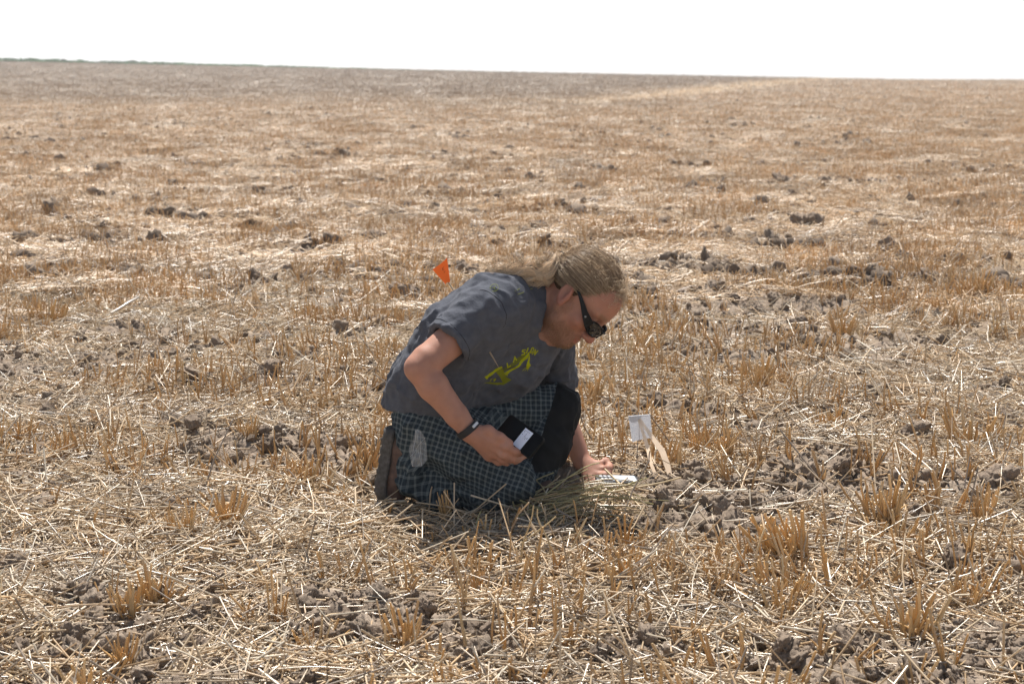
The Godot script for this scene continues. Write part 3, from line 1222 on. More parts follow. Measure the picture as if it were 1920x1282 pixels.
func build_stalks() -> void:
	var green := Color(0.34, 0.30, 0.13)
	var tan_c := Color(0.50, 0.38, 0.21)
	var brown := Color(0.30, 0.20, 0.11)
	var g := "long single stalks round the knees and hand"
	stalk("straw_stalk", Vector3(0.1847, 0.0200, 0.1634), Vector3(-0.0245, 0.1000, 0.0837), 0.0030, green, "long greenish stalk slanting across the front of the knee", g)
	stalk("straw_stalk", Vector3(0.0410, 0.0200, 0.0771), Vector3(-0.1164, 0.0500, 0.0694), 0.0024, green, "thin stalk lying under the knee, left of the greenish one", g)
	stalk("straw_stalk", Vector3(-0.0298, 0.0000, 0.4785), Vector3(0.1210, 0.1287, 0.4485), 0.0026, tan_c, "slanting tan stalk in front of the knee, pointing up to the right", g)
	stalk("straw_stalk", Vector3(0.0839, 0.0000, 0.5317), Vector3(0.0896, 0.1621, 0.5117), 0.0030, tan_c, "straight upright stalk right before the straw heap", g)
	stalk("straw_stalk", Vector3(0.0292, 0.0000, 0.5665), Vector3(0.0494, 0.1954, 0.5465), 0.0026, tan_c, "tall upright stalk left of the straight one", g)
	stalk("straw_stalk", Vector3(0.1348, 0.0000, 0.5492), Vector3(0.2044, 0.1384, 0.5092), 0.0027, tan_c, "stalk with a bent tip leaning right before the cracked clod", g)
	stalk("straw_stalk", Vector3(0.0673, 0.0500, 0.1687), Vector3(0.5206, 0.1000, -0.0790), 0.0034, tan_c, "longest stalk of the heap, reaching to the ribbon ends", g)
	stalk("straw_stalk", Vector3(0.0402, 0.0300, 0.1527), Vector3(0.4363, 0.0700, -0.1293), 0.0030, green, "greenish stalk below the longest one", g)
	stalk("straw_stalk", Vector3(0.2990, 0.0900, -0.1528), Vector3(0.3975, 0.0300, 0.0819), 0.0034, tan_c, "stalk crossing the meter from upper left to lower right", g)
	stalk("straw_stalk", Vector3(0.3949, 0.0300, -0.1387), Vector3(0.6104, 0.0200, -0.0533), 0.0026, brown, "brown stalk lying from the meter to the right", g, 0.02)
	stalk("straw_stalk", Vector3(0.1577, 0.0300, 0.0145), Vector3(0.4760, 0.0100, 0.3304), 0.0032, green, "greenish stalk running from the heap down to the pale stone", g)
	stalk("straw_stalk", Vector3(0.0637, 0.0200, 0.2002), Vector3(0.3170, 0.0200, 0.3265), 0.0026, tan_c, "flat tan stalk at the lower edge of the heap", g)
	stalk("straw_stalk", Vector3(-0.2672, 0.0000, 0.1055), Vector3(-0.2411, 0.1090, 0.0855), 0.0030, brown, "brown stem before the boot, leaning right", g)
	stalk("straw_stalk", Vector3(-0.1327, 0.0000, 0.2904), Vector3(-0.0859, 0.0830, 0.2704), 0.0024, green, "short pale stem before the trouser leg", g)
	stalk("dry_stem", Vector3(0.6138, 0.0000, -0.4909), Vector3(0.4623, 0.2095, -0.4709), 0.0022, Color(0.17, 0.13, 0.10), "thin dark dry stem leaning left behind the wire marker", g)
	stalk("straw_stalk", Vector3(-2.3480, 0.0200, -3.5919), Vector3(-2.1403, 0.1200, -3.8143), 0.0075, Color(0.50, 0.46, 0.40), "thick grey stalk lying in the blurred ground at the left", g)
	# the heap of pulled stalks that fans out from the knee to the hand
	var heap := thing("straw_heap", Vector3(0.06, 0, 0.06), "messy heap of pulled greenish tan straws between knee and left hand", "straw heap")
	for k in 56:
		var x := rng.randf_range(-0.08, 0.12)
		var z := rng.randf_range(-0.12, 0.16)
		var yaw := rng.randfn(0.25, 0.6)
		var l := rng.randf_range(0.12, 0.40)
		var a := Vector3(x, 0.006 + rng.randf() * 0.045, z)
		var dir := Vector3(cos(yaw), rng.randf_range(-0.05, 0.22), -sin(yaw))
		var s := Stock.new()
		var path := PackedVector3Array()
		var rad := PackedFloat32Array()
		var w := rng.randf_range(0.0016, 0.0030)
		var bow := Vector3(rng.randfn(0, 0.02), rng.randfn(0.01, 0.02), rng.randfn(0, 0.02))
		for q in 6:
			var u := q / 5.0
			path.append(a + dir * l * u + bow * sin(u * PI))
			rad.append(w * (1.0 - 0.25 * u))
		var c := green.lerp(tan_c, rng.randf()) * rng.randf_range(0.7, 1.15)
		s.tube(path, rad, 6, c * 0.9, c, true)
		part("straw", s.mesh(self), M.straw, heap)

# ---------------------------------------------------------------- the person
# joints, in metres; he kneels facing +x, turned a little towards the camera, his right side nearest to it
const HIP_R := Vector3(-0.2581, 0.2568, -0.0700)
const HIP_L := Vector3(-0.1951, 0.2611, -0.2500)
const KNEE_R := Vector3(0.0033, 0.1084, 0.0600)
const ANKLE_R := Vector3(-0.2839, 0.1137, -0.0800)
const KNEE_L := Vector3(0.1406, 0.2482, -0.2900)
const ANKLE_L := Vector3(0.0553, 0.0513, -0.1700)
const NECK := Vector3(0.0504, 0.6225, -0.1500)
const SH_R := Vector3(-0.0888, 0.6247, 0.0300)
const SH_L := Vector3(0.1298, 0.5303, -0.3300)
const ELBOW_R := Vector3(-0.2751, 0.4851, 0.1700)
const WRIST_R := Vector3(-0.1267, 0.2955, 0.1750)
const ELBOW_L := Vector3(0.1506, 0.2366, -0.5000)
const WRIST_L := Vector3(0.2397, 0.0412, -0.4100)
const HEAD := Vector3(0.1968, 0.6525, -0.1200)

var head_b: Basis
var hips: Node3D
var torso: Bones
var sleeve_r: Bones
var sleeve_l: Bones
var arm_r: Bones
var arm_l: Bones
var legs: Bones
var cut_r: Vector3
var cut_l: Vector3
var dir_r: Vector3
var dir_l: Vector3
const COLLAR := Vector3(0.1241, 0.5781, -0.1300)
const COLLAR_UP := Vector3(0.86, 0.44, 0.26)


func fold(p: Vector3, along: Vector3, f: float, stretch: float) -> float:
	# ridged wrinkles that run along a direction
	var q := p - along * p.dot(along) * (1.0 - 1.0 / stretch)
	return n_cloth.get_noise_3dv(q * f)


func crease(p: Vector3, along: Vector3, f: float, stretch: float) -> float:
	# thin raised lines where cloth is pulled along a direction
	return smoothstep(0.20, 0.0, absf(fold(p, along, f, stretch)))


func shirt_sdf(p: Vector3) -> float:
	var d := torso.d(p, 0.09)
	var r := sleeve_r.d(p, 0.02)
	r = smax(r, (p - cut_r).dot(dir_r), 0.006)
	r = smax(r, -capsule(p, cut_r - dir_r * 0.035, cut_r + dir_r * 0.1, 0.056, 0.070), 0.004)
	var l := sleeve_l.d(p, 0.02)
	l = smax(l, (p - cut_l).dot(dir_l), 0.006)
	l = smax(l, -capsule(p, cut_l - dir_l * 0.03, cut_l + dir_l * 0.1, 0.054, 0.062), 0.004)
	d = smin(d, r, 0.035)
	d = smin(d, l, 0.035)
	# folds: from the armpit across the chest, and slack ones round the waist
	var low := clampf((0.62 - p.y) * 3.0, 0.0, 1.0)
	d -= fold(p, Vector3(0.45, 0.75, 0.3).normalized(), 13.0, 4.0) * (0.0065 + 0.0065 * low)
	d -= fold(p, Vector3(0.8, -0.55, 0.2).normalized(), 24.0, 5.0) * 0.005
	d -= crease(p, Vector3(0.40, 0.80, 0.3).normalized(), 7.0, 5.0) * 0.0045
	d -= crease(p + Vector3(3, 1, 2), Vector3(0.85, -0.45, 0.2).normalized(), 8.0, 5.0) * (0.003 + 0.004 * low)
	# neck hole and hem
	d = smax(d, -capsule(p, COLLAR - COLLAR_UP * 0.015, COLLAR + COLLAR_UP * 0.2, 0.076, 0.10), 0.008)
	var hem := (p - Vector3(-0.2802, 0.2858, 0.0000)).dot(Vector3(-0.20, -0.96, 0.0))
	hem += 0.012 * sin(p.x * 16.0 + p.z * 9.0)
	d = smax(d, hem, 0.006)
	return d


func skin_sdf_arm_r(p: Vector3) -> float:
	return arm_r.d(p, 0.012)


func head_sdf(q: Vector3) -> float:
	# head's own axes: x to his left, y up, z forward; the origin midway between the ears
	var s := Vector3(absf(q.x), q.y, q.z)
	var d := ellipsoid(s - Vector3(0, 0.040, -0.006), Vector3(0.076, 0.082, 0.091))
	d = smin(d, ellipsoid(s - Vector3(0, -0.012, 0.034), Vector3(0.063, 0.088, 0.058)), 0.03)
	d = smin(d, ellipsoid(s - Vector3(0, 0.056, 0.030), Vector3(0.066, 0.056, 0.069)), 0.03)
	# jaw
	d = smin(d, capsule(s, Vector3(0.054, -0.035, 0.008), Vector3(0.046, -0.066, 0.026), 0.022, 0.021), 0.02)
	d = smin(d, capsule(s, Vector3(0.046, -0.066, 0.026), Vector3(0.014, -0.083, 0.076), 0.021, 0.020), 0.02)
	d = smin(d, ellipsoid(s - Vector3(0, -0.084, 0.081), Vector3(0.022, 0.017, 0.018)), 0.014)
	# cheek bones, brow
	d = smin(d, ellipsoid(s - Vector3(0.043, -0.018, 0.066), Vector3(0.024, 0.018, 0.022)), 0.02)
	d = smin(d, capsule(s, Vector3(0.006, 0.033, 0.092), Vector3(0.044, 0.035, 0.077), 0.010, 0.010), 0.016)
	# eye hollows and lids
	d = smax(d, -ellipsoid(s - Vector3(0.032, 0.011, 0.101), Vector3(0.018, 0.012, 0.016)), 0.012)
	d = smin(d, (s - Vector3(0.031, 0.011, 0.079)).length() - 0.0135, 0.004)
	# nose
	d = smin(d, capsule(s, Vector3(0, 0.024, 0.092), Vector3(0, -0.028, 0.113), 0.0085, 0.0115), 0.010)
	d = smin(d, ellipsoid(s - Vector3(0, -0.031, 0.112), Vector3(0.013, 0.011, 0.013)), 0.006)
	d = smin(d, ellipsoid(s - Vector3(0.011, -0.034, 0.101), Vector3(0.009, 0.009, 0.012)), 0.006)
	d = smax(d, -ellipsoid(s - Vector3(0.007, -0.043, 0.106), Vector3(0.004, 0.006, 0.005)), 0.004)
	# mouth
	d = smin(d, ellipsoid(s - Vector3(0, -0.059, 0.083), Vector3(0.026, 0.018, 0.016)), 0.012)
	d = smin(d, capsule(s, Vector3(0.0, -0.055, 0.0985), Vector3(0.021, -0.058, 0.087), 0.0050, 0.003), 0.004)
	d = smin(d, capsule(s, Vector3(0.0, -0.066, 0.0975), Vector3(0.019, -0.061, 0.087), 0.0058, 0.003), 0.004)
	d = smax(d, -capsule(s, Vector3(0.0, -0.0602, 0.105), Vector3(0.022, -0.0600, 0.092), 0.0022, 0.0015), 0.003)
	# ears
	var e := s - Vector3(0.079, -0.004, -0.006)
	e = e.rotated(Vector3.UP, -0.38)
	e = e.rotated(Vector3.RIGHT, 0.42)
	var ear := ellipsoid(e, Vector3(0.0095, 0.033, 0.020))
	ear = smax(ear, -ellipsoid(e - Vector3(0.008, 0.004, 0.002), Vector3(0.007, 0.021, 0.011)), 0.004)
	ear = smin(ear, ellipsoid(e - Vector3(0.002, -0.004, 0.010), Vector3(0.005, 0.008, 0.005)), 0.004)
	ear = smin(ear, ellipsoid(e - Vector3(0.001, -0.026, 0.004), Vector3(0.006, 0.010, 0.009)), 0.004)
	d = smin(d, ear, 0.006)
	return d


func head_world_sdf(p: Vector3) -> float:
	var q := (p - HEAD) * head_b
	var d := head_sdf(q / HEAD_SIZE) * HEAD_SIZE
	d = smin(d, capsule(p, HEAD + head_b * Vector3(0, -0.035, -0.030), NECK, 0.054, 0.066), 0.022)
	# the throat and the cord of muscle at the side of the neck
	d = smin(d, capsule(p, HEAD + head_b * Vector3(0, -0.070, -0.005), COLLAR + Vector3(-0.005, -0.045, 0.02), 0.022, 0.034), 0.03)
	d = smin(d, capsule(p, HEAD + head_b * Vector3(-0.056, -0.035, -0.020), COLLAR + Vector3(0.0, -0.03, 0.05), 0.014, 0.016), 0.02)
	d = smin(d, capsule(p, NECK, COLLAR - COLLAR_UP * 0.10, 0.07, 0.09), 0.05)
	return d

const HEAD_SIZE := 1.19


func skin_color(p: Vector3) -> Color:
	var c := Color(0.40, 0.205, 0.145)
	var m := n_fine.get_noise_3dv(p * 1.2) * 0.10 + n_lump.get_noise_3dv(p * 1.5) * 0.10
	c = c * (1.0 + m)
	var q := ((p - HEAD) * head_b) / HEAD_SIZE
	if q.length() < 0.17:
		var ax := absf(q.x)
		# ruddy cheeks, nose, forehead and ears
		var red := exp(-pow((q - Vector3(0, -0.03, 0.115)).length() / 0.022, 2)) + 0.6 * exp(-pow((Vector3(ax, q.y, q.z) - Vector3(0.045, -0.02, 0.075)).length() / 0.03, 2)) + 0.9 * smoothstep(0.076, 0.088, ax) + 0.35 * smoothstep(0.03, 0.06, q.y)
		c = c.lerp(Color(0.36, 0.125, 0.085), clampf(red, 0, 1) * 0.6)
		# lips
		var lip := exp(-pow((q.y + 0.0605) / 0.008, 2)) * smoothstep(0.026, 0.016, ax) * smoothstep(0.085, 0.092, q.z)
		c = c.lerp(Color(0.27, 0.085, 0.065), lip * 0.75)
		# short beard on jaw, chin and upper lip
		var beard := smoothstep(-0.035, -0.06, q.y + 0.25 * minf(q.z - 0.03, 0.0)) * smoothstep(-0.02, 0.015, q.z)
		beard = maxf(beard, smoothstep(0.020, 0.0, absf(q.z - 0.022)) * smoothstep(0.02, -0.03, q.y))
		beard *= 1.0 - lip
		beard *= 0.55 + 0.5 * n_fine.get_noise_3dv(q * 9.0)
		c = c.lerp(Color(0.13, 0.075, 0.045), clampf(beard, 0.0, 1.0) * 0.62)
		# brows
		var brow := exp(-pow((q.y - 0.036) / 0.006, 2)) * smoothstep(0.008, 0.016, ax) * smoothstep(0.055, 0.045, ax) * smoothstep(0.05, 0.07, q.z)
		c = c.lerp(Color(0.20, 0.12, 0.07), brow * 0.7)
	return c


func colored(b: Dictionary) -> PackedColorArray:
	var c := PackedColorArray()
	for p in b.v:
		c.append(skin_color(p))
	return c


func box_of(pts: Array, pad: float) -> Array:
	var lo: Vector3 = pts[0]
	var hi: Vector3 = pts[0]
	for p in pts:
		lo = lo.min(p)
		hi = hi.max(p)
	return [lo - Vector3.ONE * pad, hi + Vector3.ONE * pad]


func finger(b: Bones, pts: Array, r: float) -> void:
	for k in pts.size() - 1:
		b.add(pts[k], pts[k + 1], r * (1.0 - 0.10 * k), r * (1.0 - 0.10 * (k + 1)))


func join_bodies(list: Array) -> Dictionary:
	var v := PackedVector3Array()
	var n := PackedVector3Array()
	var i := PackedInt32Array()
	for b in list:
		var base := v.size()
		v.append_array(b.v)
		n.append_array(b.n)
		for x in b.i:
			i.append(base + x)
	return {"v": v, "n": n, "i": i}


func build_person() -> void:
	var fwd := Vector3(0.54, -0.77, 0.35).normalized()
	var up := (Vector3(0.80, 0.59, 0.10) - fwd * fwd.dot(Vector3(0.80, 0.59, 0.10))).normalized()
	head_b = Basis(up.cross(fwd), up, fwd)
	var root := thing("person", Vector3.ZERO, "person with a fair ponytail kneeling on the straw in grey T-shirt and checked trousers", "person")

	# ---- skin
	arm_r = Bones.new()
	arm_r.add(SH_R, ELBOW_R.lerp(SH_R, 0.12), 0.056, 0.047)
	arm_r.add(ELBOW_R.lerp(SH_R, 0.12), ELBOW_R, 0.047, 0.041)
	var fore := ELBOW_R.lerp(WRIST_R, 0.28)
	arm_r.add(ELBOW_R, fore, 0.041, 0.045)
	arm_r.add(fore, ELBOW_R.lerp(WRIST_R, 0.75), 0.045, 0.034)
	arm_r.add(ELBOW_R.lerp(WRIST_R, 0.75), WRIST_R, 0.034, 0.029)
	# palm: a fan from the wrist to the knuckles
	var k1 := Vector3(-0.0553, 0.2700, 0.1900)
	var k2 := Vector3(-0.0554, 0.2492, 0.1850)
	var k3 := Vector3(-0.0604, 0.2294, 0.1720)
	var k4 := Vector3(-0.0702, 0.2134, 0.1550)
	for k in [k1, k2, k3, k4]:
		arm_r.add(WRIST_R, k, 0.025, 0.0145)
	finger(arm_r, [k1, Vector3(-0.0189, 0.2531, 0.2000), Vector3(0.0095, 0.2361, 0.1850), Vector3(0.0287, 0.2242, 0.1650)], 0.0120)
	finger(arm_r, [k2, Vector3(-0.0253, 0.2273, 0.1950), Vector3(0.0032, 0.2105, 0.1750), Vector3(0.0208, 0.2038, 0.1500)], 0.0122)
	finger(arm_r, [k3, Vector3(-0.0270, 0.2089, 0.1750), Vector3(0.0080, 0.2002, 0.1550), Vector3(0.0418, 0.2078, 0.1280)], 0.0115)
	finger(arm_r, [k4, Vector3(-0.0416, 0.1939, 0.1500), Vector3(-0.0161, 0.1867, 0.1300), Vector3(0.0032, 0.1896, 0.1100)], 0.0100)
	finger(arm_r, [Vector3(-0.1061, 0.2988, 0.1750), Vector3(-0.0694, 0.3020, 0.1880), Vector3(-0.0347, 0.2827, 0.1950), Vector3(-0.0063, 0.2635, 0.1900)], 0.0150)
	var bb := box_of([SH_R, ELBOW_R, WRIST_R, Vector3(0.0474, 0.2010, 0.2000), Vector3(0.0485, 0.2069, 0.1000)], 0.07)
	var body_r := nets(skin_sdf_arm_r, bb[0], bb[1], 0.0038)

	arm_l = Bones.new()
	arm_l.add(SH_L, ELBOW_L, 0.055, 0.043)
	arm_l.add(ELBOW_L, ELBOW_L.lerp(WRIST_L, 0.3), 0.043, 0.046)
	arm_l.add(ELBOW_L.lerp(WRIST_L, 0.3), WRIST_L, 0.046, 0.030)
	var m1 := Vector3(0.2910, 0.0368, -0.3850)
	var m2 := Vector3(0.2920, 0.0241, -0.3700)
	var m3 := Vector3(0.2823, 0.0116, -0.3550)
	var m4 := Vector3(0.2675, 0.0014, -0.3450)
	for k in [m1, m2, m3, m4]:
		arm_l.add(WRIST_L, k, 0.025, 0.015)
	finger(arm_l, [m1, Vector3(0.3189, 0.0476, -0.4000), Vector3(0.3319, 0.0358, -0.3750), Vector3(0.3221, 0.0213, -0.3600)], 0.0120)
	finger(arm_l, [m2, Vector3(0.3252, 0.0339, -0.3550), Vector3(0.3244, 0.0177, -0.3400), Vector3(0.3044, 0.0154, -0.3350)], 0.0120)
	finger(arm_l, [m3, Vector3(0.3098, 0.0135, -0.3350), Vector3(0.3143, 0.0011, -0.3200), Vector3(0.2962, -0.0011, -0.3150)], 0.0112)
	finger(arm_l, [m4, Vector3(0.2858, -0.0044, -0.3200), Vector3(0.2868, -0.0130, -0.3050), Vector3(0.2707, -0.0130, -0.3050)], 0.0100)
	finger(arm_l, [Vector3(0.2461, 0.0279, -0.3900), Vector3(0.2520, 0.0046, -0.3600), Vector3(0.2617, -0.0106, -0.3350), Vector3(0.2735, -0.0211, -0.3200)], 0.0135)
	bb = box_of([SH_L, ELBOW_L, WRIST_L, Vector3(0.3442, 0.0551, -0.4000), Vector3(0.2670, -0.0189, -0.3000)], 0.06)
	var body_l := nets(func(p: Vector3) -> float: return arm_l.d(p, 0.012), bb[0], bb[1], 0.0045)

	bb = box_of([HEAD, NECK, COLLAR], 0.15)
	bb[0].y -= 0.03
	var head := nets(head_world_sdf, bb[0], bb[1], 0.0036)
	var inner := Bones.new()
	inner.chain([HIP_R.lerp(HIP_L, 0.5), Vector3(-0.1525, 0.4201, -0.1500), Vector3(-0.0084, 0.5559, -0.1600), COLLAR - COLLAR_UP * 0.08], [0.08, 0.08, 0.085, 0.06])
	inner.add(SH_R, SH_L, 0.05, 0.05)
	inner.add(HIP_R, KNEE_R, 0.07, 0.05)
	inner.add(KNEE_R, ANKLE_R, 0.05, 0.04)
	inner.add(HIP_L, KNEE_L, 0.07, 0.05)
	inner.add(KNEE_L, ANKLE_L, 0.05, 0.04)
	bb = box_of([HIP_R, HIP_L, KNEE_R, KNEE_L, ANKLE_L, ANKLE_R, SH_R, SH_L], 0.1)
	var trunk := nets(func(p: Vector3) -> float: return inner.d(p, 0.04), bb[0], bb[1], 0.014)
	var skin_body := join_bodies([head, body_r, body_l, trunk])
	var skin := mat(Color(1, 1, 1), 0.58, 0.38)
	skin.vertex_color_use_as_albedo = true
	skin.subsurf_scatter_enabled = true
	skin.subsurf_scatter_strength = 0.12
	skin.normal_enabled = true
	skin.normal_texture = noise_tex(0.06, 256, 31, Color.BLACK, Color.WHITE, 3, true, 3.0)
	skin.normal_scale = 0.35
	skin.uv1_triplanar = true
	skin.uv1_scale = Vector3(14, 14, 14)
	part("body", body_mesh(skin_body, colored(skin_body)), skin, root)

	build_shirt(root)
	build_trousers(root)
	build_boots(root)
	build_hair(root)
	build_glasses(root)
	build_beard(root, head)
	# wrist band with a pale clasp
	var axis := (WRIST_R - ELBOW_R).normalized()
	var at := WRIST_R - axis * 0.008
	var su := axis.cross(Vector3.UP).normalized()
	var sv := axis.cross(su)
	var band := Stock.new()
	var path := PackedVector3Array()
	for k in 25:
		var a := TAU * k / 24.0
		path.append(at + su * cos(a) * 0.0345 + sv * sin(a) * 0.0345)
	band_strip(band, path, axis, 0.0105, 0.003, at)
	var rubber := mat(Color(0.018, 0.019, 0.021), 0.6, 0.4)
	var bnd := part("wrist_band", band.mesh(self), rubber, root)
	var top := at + (Vector3(0.35, 0.75, 0.55) - axis * axis.dot(Vector3(0.35, 0.75, 0.55))).normalized() * 0.0375
	var nrm := (top - at).normalized()
	var cl := Stock.new()
	cl.slab(top, axis, nrm.cross(axis), rounded_rect(0.008, 0.026, 0.002), 0.004)
	part("clasp", cl.mesh(self), mat(Color(0.6, 0.62, 0.66), 0.3, 0.6), bnd)
	# chunky silver ring on a finger
	var rg := Stock.new()
	var ra := (Vector3(0.0080, 0.2002, 0.1550) - Vector3(-0.0270, 0.2089, 0.1750)).normalized()
	var rc := Vector3(-0.0032, 0.2022, 0.1600)
	var r1 := ra.cross(Vector3.UP).normalized()
	var r2 := ra.cross(r1)
	var ring_path := PackedVector3Array()
	for k in 17:
		var a := TAU * k / 16.0
		ring_path.append(rc + (r1 * cos(a) + r2 * sin(a)) * 0.0118)
	band_strip(rg, ring_path, ra, 0.0045, 0.0025, rc)
	var silver := mat(Color(0.75, 0.75, 0.77), 0.25, 0.5)
	silver.metallic = 0.9
	part("ring", rg.mesh(self), silver, root)


# a closed or open band of rectangular section that follows a path round a centre
func band_strip(s: Stock, path: PackedVector3Array, axis: Vector3, half_width: float, thick: float, centre: Vector3) -> void:
	var prev: Array = []
	for k in path.size():
		var o := (path[k] - centre)
		o = (o - axis * o.dot(axis)).normalized()
		var ring := [path[k] + axis * half_width, path[k] + axis * half_width + o * thick, path[k] - axis * half_width + o * thick, path[k] - axis * half_width]
		if prev.size():
			for e in 4:
				var f := (e + 1) % 4
				quad(s, prev[e], prev[f], ring[f], ring[e], [axis, o, -axis, -o][e])
		prev = ring


func quad(s: Stock, a: Vector3, b: Vector3, c: Vector3, d: Vector3, out: Vector3, col := Color.WHITE) -> void:
	var n := (b - a).cross(c - a).normalized()
	var first := s.v.size()
	var flip := n.dot(out) < 0.0
	if flip:
		n = -n
	for p in [a, b, c, d]:
		s.v.append(p)
		s.n.append(n)
		s.c.append(col)
	if flip:
		s.i.append_array(PackedInt32Array([first, first + 1, first + 2, first, first + 2, first + 3]))
	else:
		s.i.append_array(PackedInt32Array([first, first + 2, first + 1, first, first + 3, first + 2]))


func build_shirt(root: Node3D) -> void:
	torso = Bones.new()
	# near side chain and far side chain of the trunk
	torso.chain([Vector3(-0.2935, 0.2668, -0.1000), Vector3(-0.2373, 0.3917, -0.0800), Vector3(-0.1518, 0.5381, -0.0500), Vector3(-0.0493, 0.6282, -0.0500), Vector3(0.0417, 0.6340, -0.1200)], [0.108, 0.112, 0.112, 0.088, 0.072])
	torso.chain([Vector3(-0.1937, 0.2639, -0.3000), Vector3(-0.1190, 0.3738, -0.2900), Vector3(-0.0209, 0.4964, -0.3000), Vector3(0.0903, 0.5547, -0.2900), Vector3(0.0677, 0.6178, -0.1800)], [0.11, 0.12, 0.118, 0.082, 0.070])
	torso.add(Vector3(-0.3534, 0.3043, -0.1400), Vector3(-0.3222, 0.3529, -0.1400), 0.045, 0.06)
	# chest and belly
	torso.chain([Vector3(0.0761, 0.5302, -0.1600), Vector3(-0.0085, 0.4523, -0.1800), Vector3(-0.1542, 0.3560, -0.1900)], [0.085, 0.098, 0.10])
	sleeve_r = Bones.new()
	dir_r = (ELBOW_R - SH_R).normalized()
	cut_r = SH_R.lerp(ELBOW_R, 0.55)
	sleeve_r.add(SH_R + (SH_R - ELBOW_R) * 0.05, cut_r + dir_r * 0.03, 0.076, 0.074)
	sleeve_r.add(Vector3(-0.0245, 0.6429, -0.0200), SH_R, 0.072, 0.078)
	sleeve_l = Bones.new()
	dir_l = (ELBOW_L - SH_L).normalized()
	cut_l = SH_L.lerp(ELBOW_L, 0.78)
	sleeve_l.add(SH_L, cut_l + dir_l * 0.03, 0.072, 0.075)
	sleeve_l.add(Vector3(0.0861, 0.5754, -0.2500), SH_L, 0.072, 0.074)
	var bb := box_of([Vector3(-0.4047, 0.2754, -0.1000), SH_R, SH_L, ELBOW_R, ELBOW_L, Vector3(0.2220, 0.4971, -0.2000), Vector3(-0.0497, 0.7175, -0.1000)], 0.10)
	bb[0].y = 0.15
	var b := nets(shirt_sdf, bb[0], bb[1], 0.0065)
	var cloth := mat(Color(0.105, 0.113, 0.134), 0.9, 0.2)
	cloth.albedo_texture = noise_tex(0.02, 256, 77, Color(0.78, 0.78, 0.80), Color(1, 1, 1), 4)
	cloth.normal_enabled = true
	cloth.normal_texture = noise_tex(0.05, 512, 78, Color.BLACK, Color.WHITE, 4, true, 5.0)
	cloth.normal_scale = 0.45
	cloth.uv1_triplanar = true
	cloth.uv1_scale = Vector3(5, 5, 5)
	cloth.rim_enabled = true
	cloth.rim = 0.35
	cloth.rim_tint = 0.6
	var shirt := part("t_shirt", body_mesh(b), cloth, root)
	shirt_print(b, shirt)
	# sleeve seam and stitched hems: thin cords that lie on the cloth
	var seam_mat := mat(Color(0.028, 0.029, 0.035), 0.9, 0.2)
	var seam := Stock.new()
	var ring_on := func(c: Vector3, ax: Vector3, a0: float, a1: float, r0: float) -> PackedVector3Array:
		var u := ax.cross(Vector3.UP).normalized()
		var w := ax.cross(u)
		var out := PackedVector3Array()
		for k in 33:
			var a := lerpf(a0, a1, k / 32.0)
			var dir := u * cos(a) + w * sin(a)
			var t := r0
			for q in 14: # march out to the cloth
				t -= shirt_sdf(c + dir * t) * 0.8
			out.append(c + dir * t)
		return out
	var hem_r: PackedVector3Array = ring_on.call(cut_r - dir_r * 0.018, dir_r, 0.0, TAU, 0.085)
	seam.tube(hem_r, fill_r(33, 0.0011), 5, Color.WHITE, Color.WHITE, false)
	var sew := PackedVector3Array()
	var marks := [Vector3(-0.1003, 0.7207, 0.0750), Vector3(-0.0524, 0.7093, 0.0850), Vector3(-0.0255, 0.6691, 0.0850), Vector3(-0.0191, 0.6296, 0.0800), Vector3(-0.0288, 0.5931, 0.0750)]
	for k in 17:
		var u := k / 16.0 * 4.0
		var p: Vector3 = (marks[mini(int(u), 4)] as Vector3).lerp(marks[mini(int(u) + 1, 4)], u - floorf(u))
		for q in 20:
			p -= grad(shirt_sdf, p) * shirt_sdf(p) * 0.7
		sew.append(p)
	seam.tube(sew, fill_r(17, 0.0011), 5, Color.WHITE, Color.WHITE, false)
	part("seam", seam.mesh(self), seam_mat, shirt)
	# yellow-green double stitching over the shoulder, and a small round emblem
	var trim := Stock.new()
	for k in 2:
		var line := PackedVector3Array()
		for q in 5:
			var u := q / 4.0
			var p: Vector3 = (Vector3(-0.0032, 0.6819, 0.0200)).lerp(Vector3(0.0591, 0.6982, -0.0600), u) + Vector3(0.004, -0.004, 0.0) * k * 1.8
			for w in 16:
				var d := shirt_sdf(p)
				p -= grad(shirt_sdf, p) * d * 0.8
			line.append(p)
		trim.tube(line, fill_r(5, 0.0008), 4, Color.WHITE, Color.WHITE, false)
	var lime := mat(Color(0.26, 0.31, 0.07), 0.8, 0.3)
	part("stitching", trim.mesh(self), lime, shirt)
	var em := Stock.new()
	var mark := PackedVector3Array()
	var ec: Vector3 = Vector3(-0.0543, 0.7137, 0.0600)
	for w in 30:
		ec -= grad(shirt_sdf, ec) * shirt_sdf(ec) * 0.7
	var en := grad(shirt_sdf, ec)
	var e1 := en.cross(Vector3.UP).normalized()
	var e2 := en.cross(e1)
	for k in 21:
		var a := TAU * k / 20.0
		mark.append(ec + (e1 * cos(a) + e2 * sin(a)) * 0.0125 + en * 0.0008)
	em.tube(mark, fill_r(21, 0.0008), 4, Color.WHITE, Color.WHITE, false)
	for a in [0.0, 2.1, 4.2]:
		em.tube(PackedVector3Array([ec + en * 0.001, ec + en * 0.001 + (e1 * cos(a) + e2 * sin(a)) * 0.008]), fill_r(2, 0.0008), 4, Color.WHITE, Color.WHITE, false)
	part("emblem", em.mesh(self), lime, shirt)


func grad(f: Callable, p: Vector3) -> Vector3:
	var e := 0.004
	var d: float = f.call(p)
	return Vector3(f.call(p + Vector3(e, 0, 0)) - d, f.call(p + Vector3(0, e, 0)) - d, f.call(p + Vector3(0, 0, e)) - d).normalized()


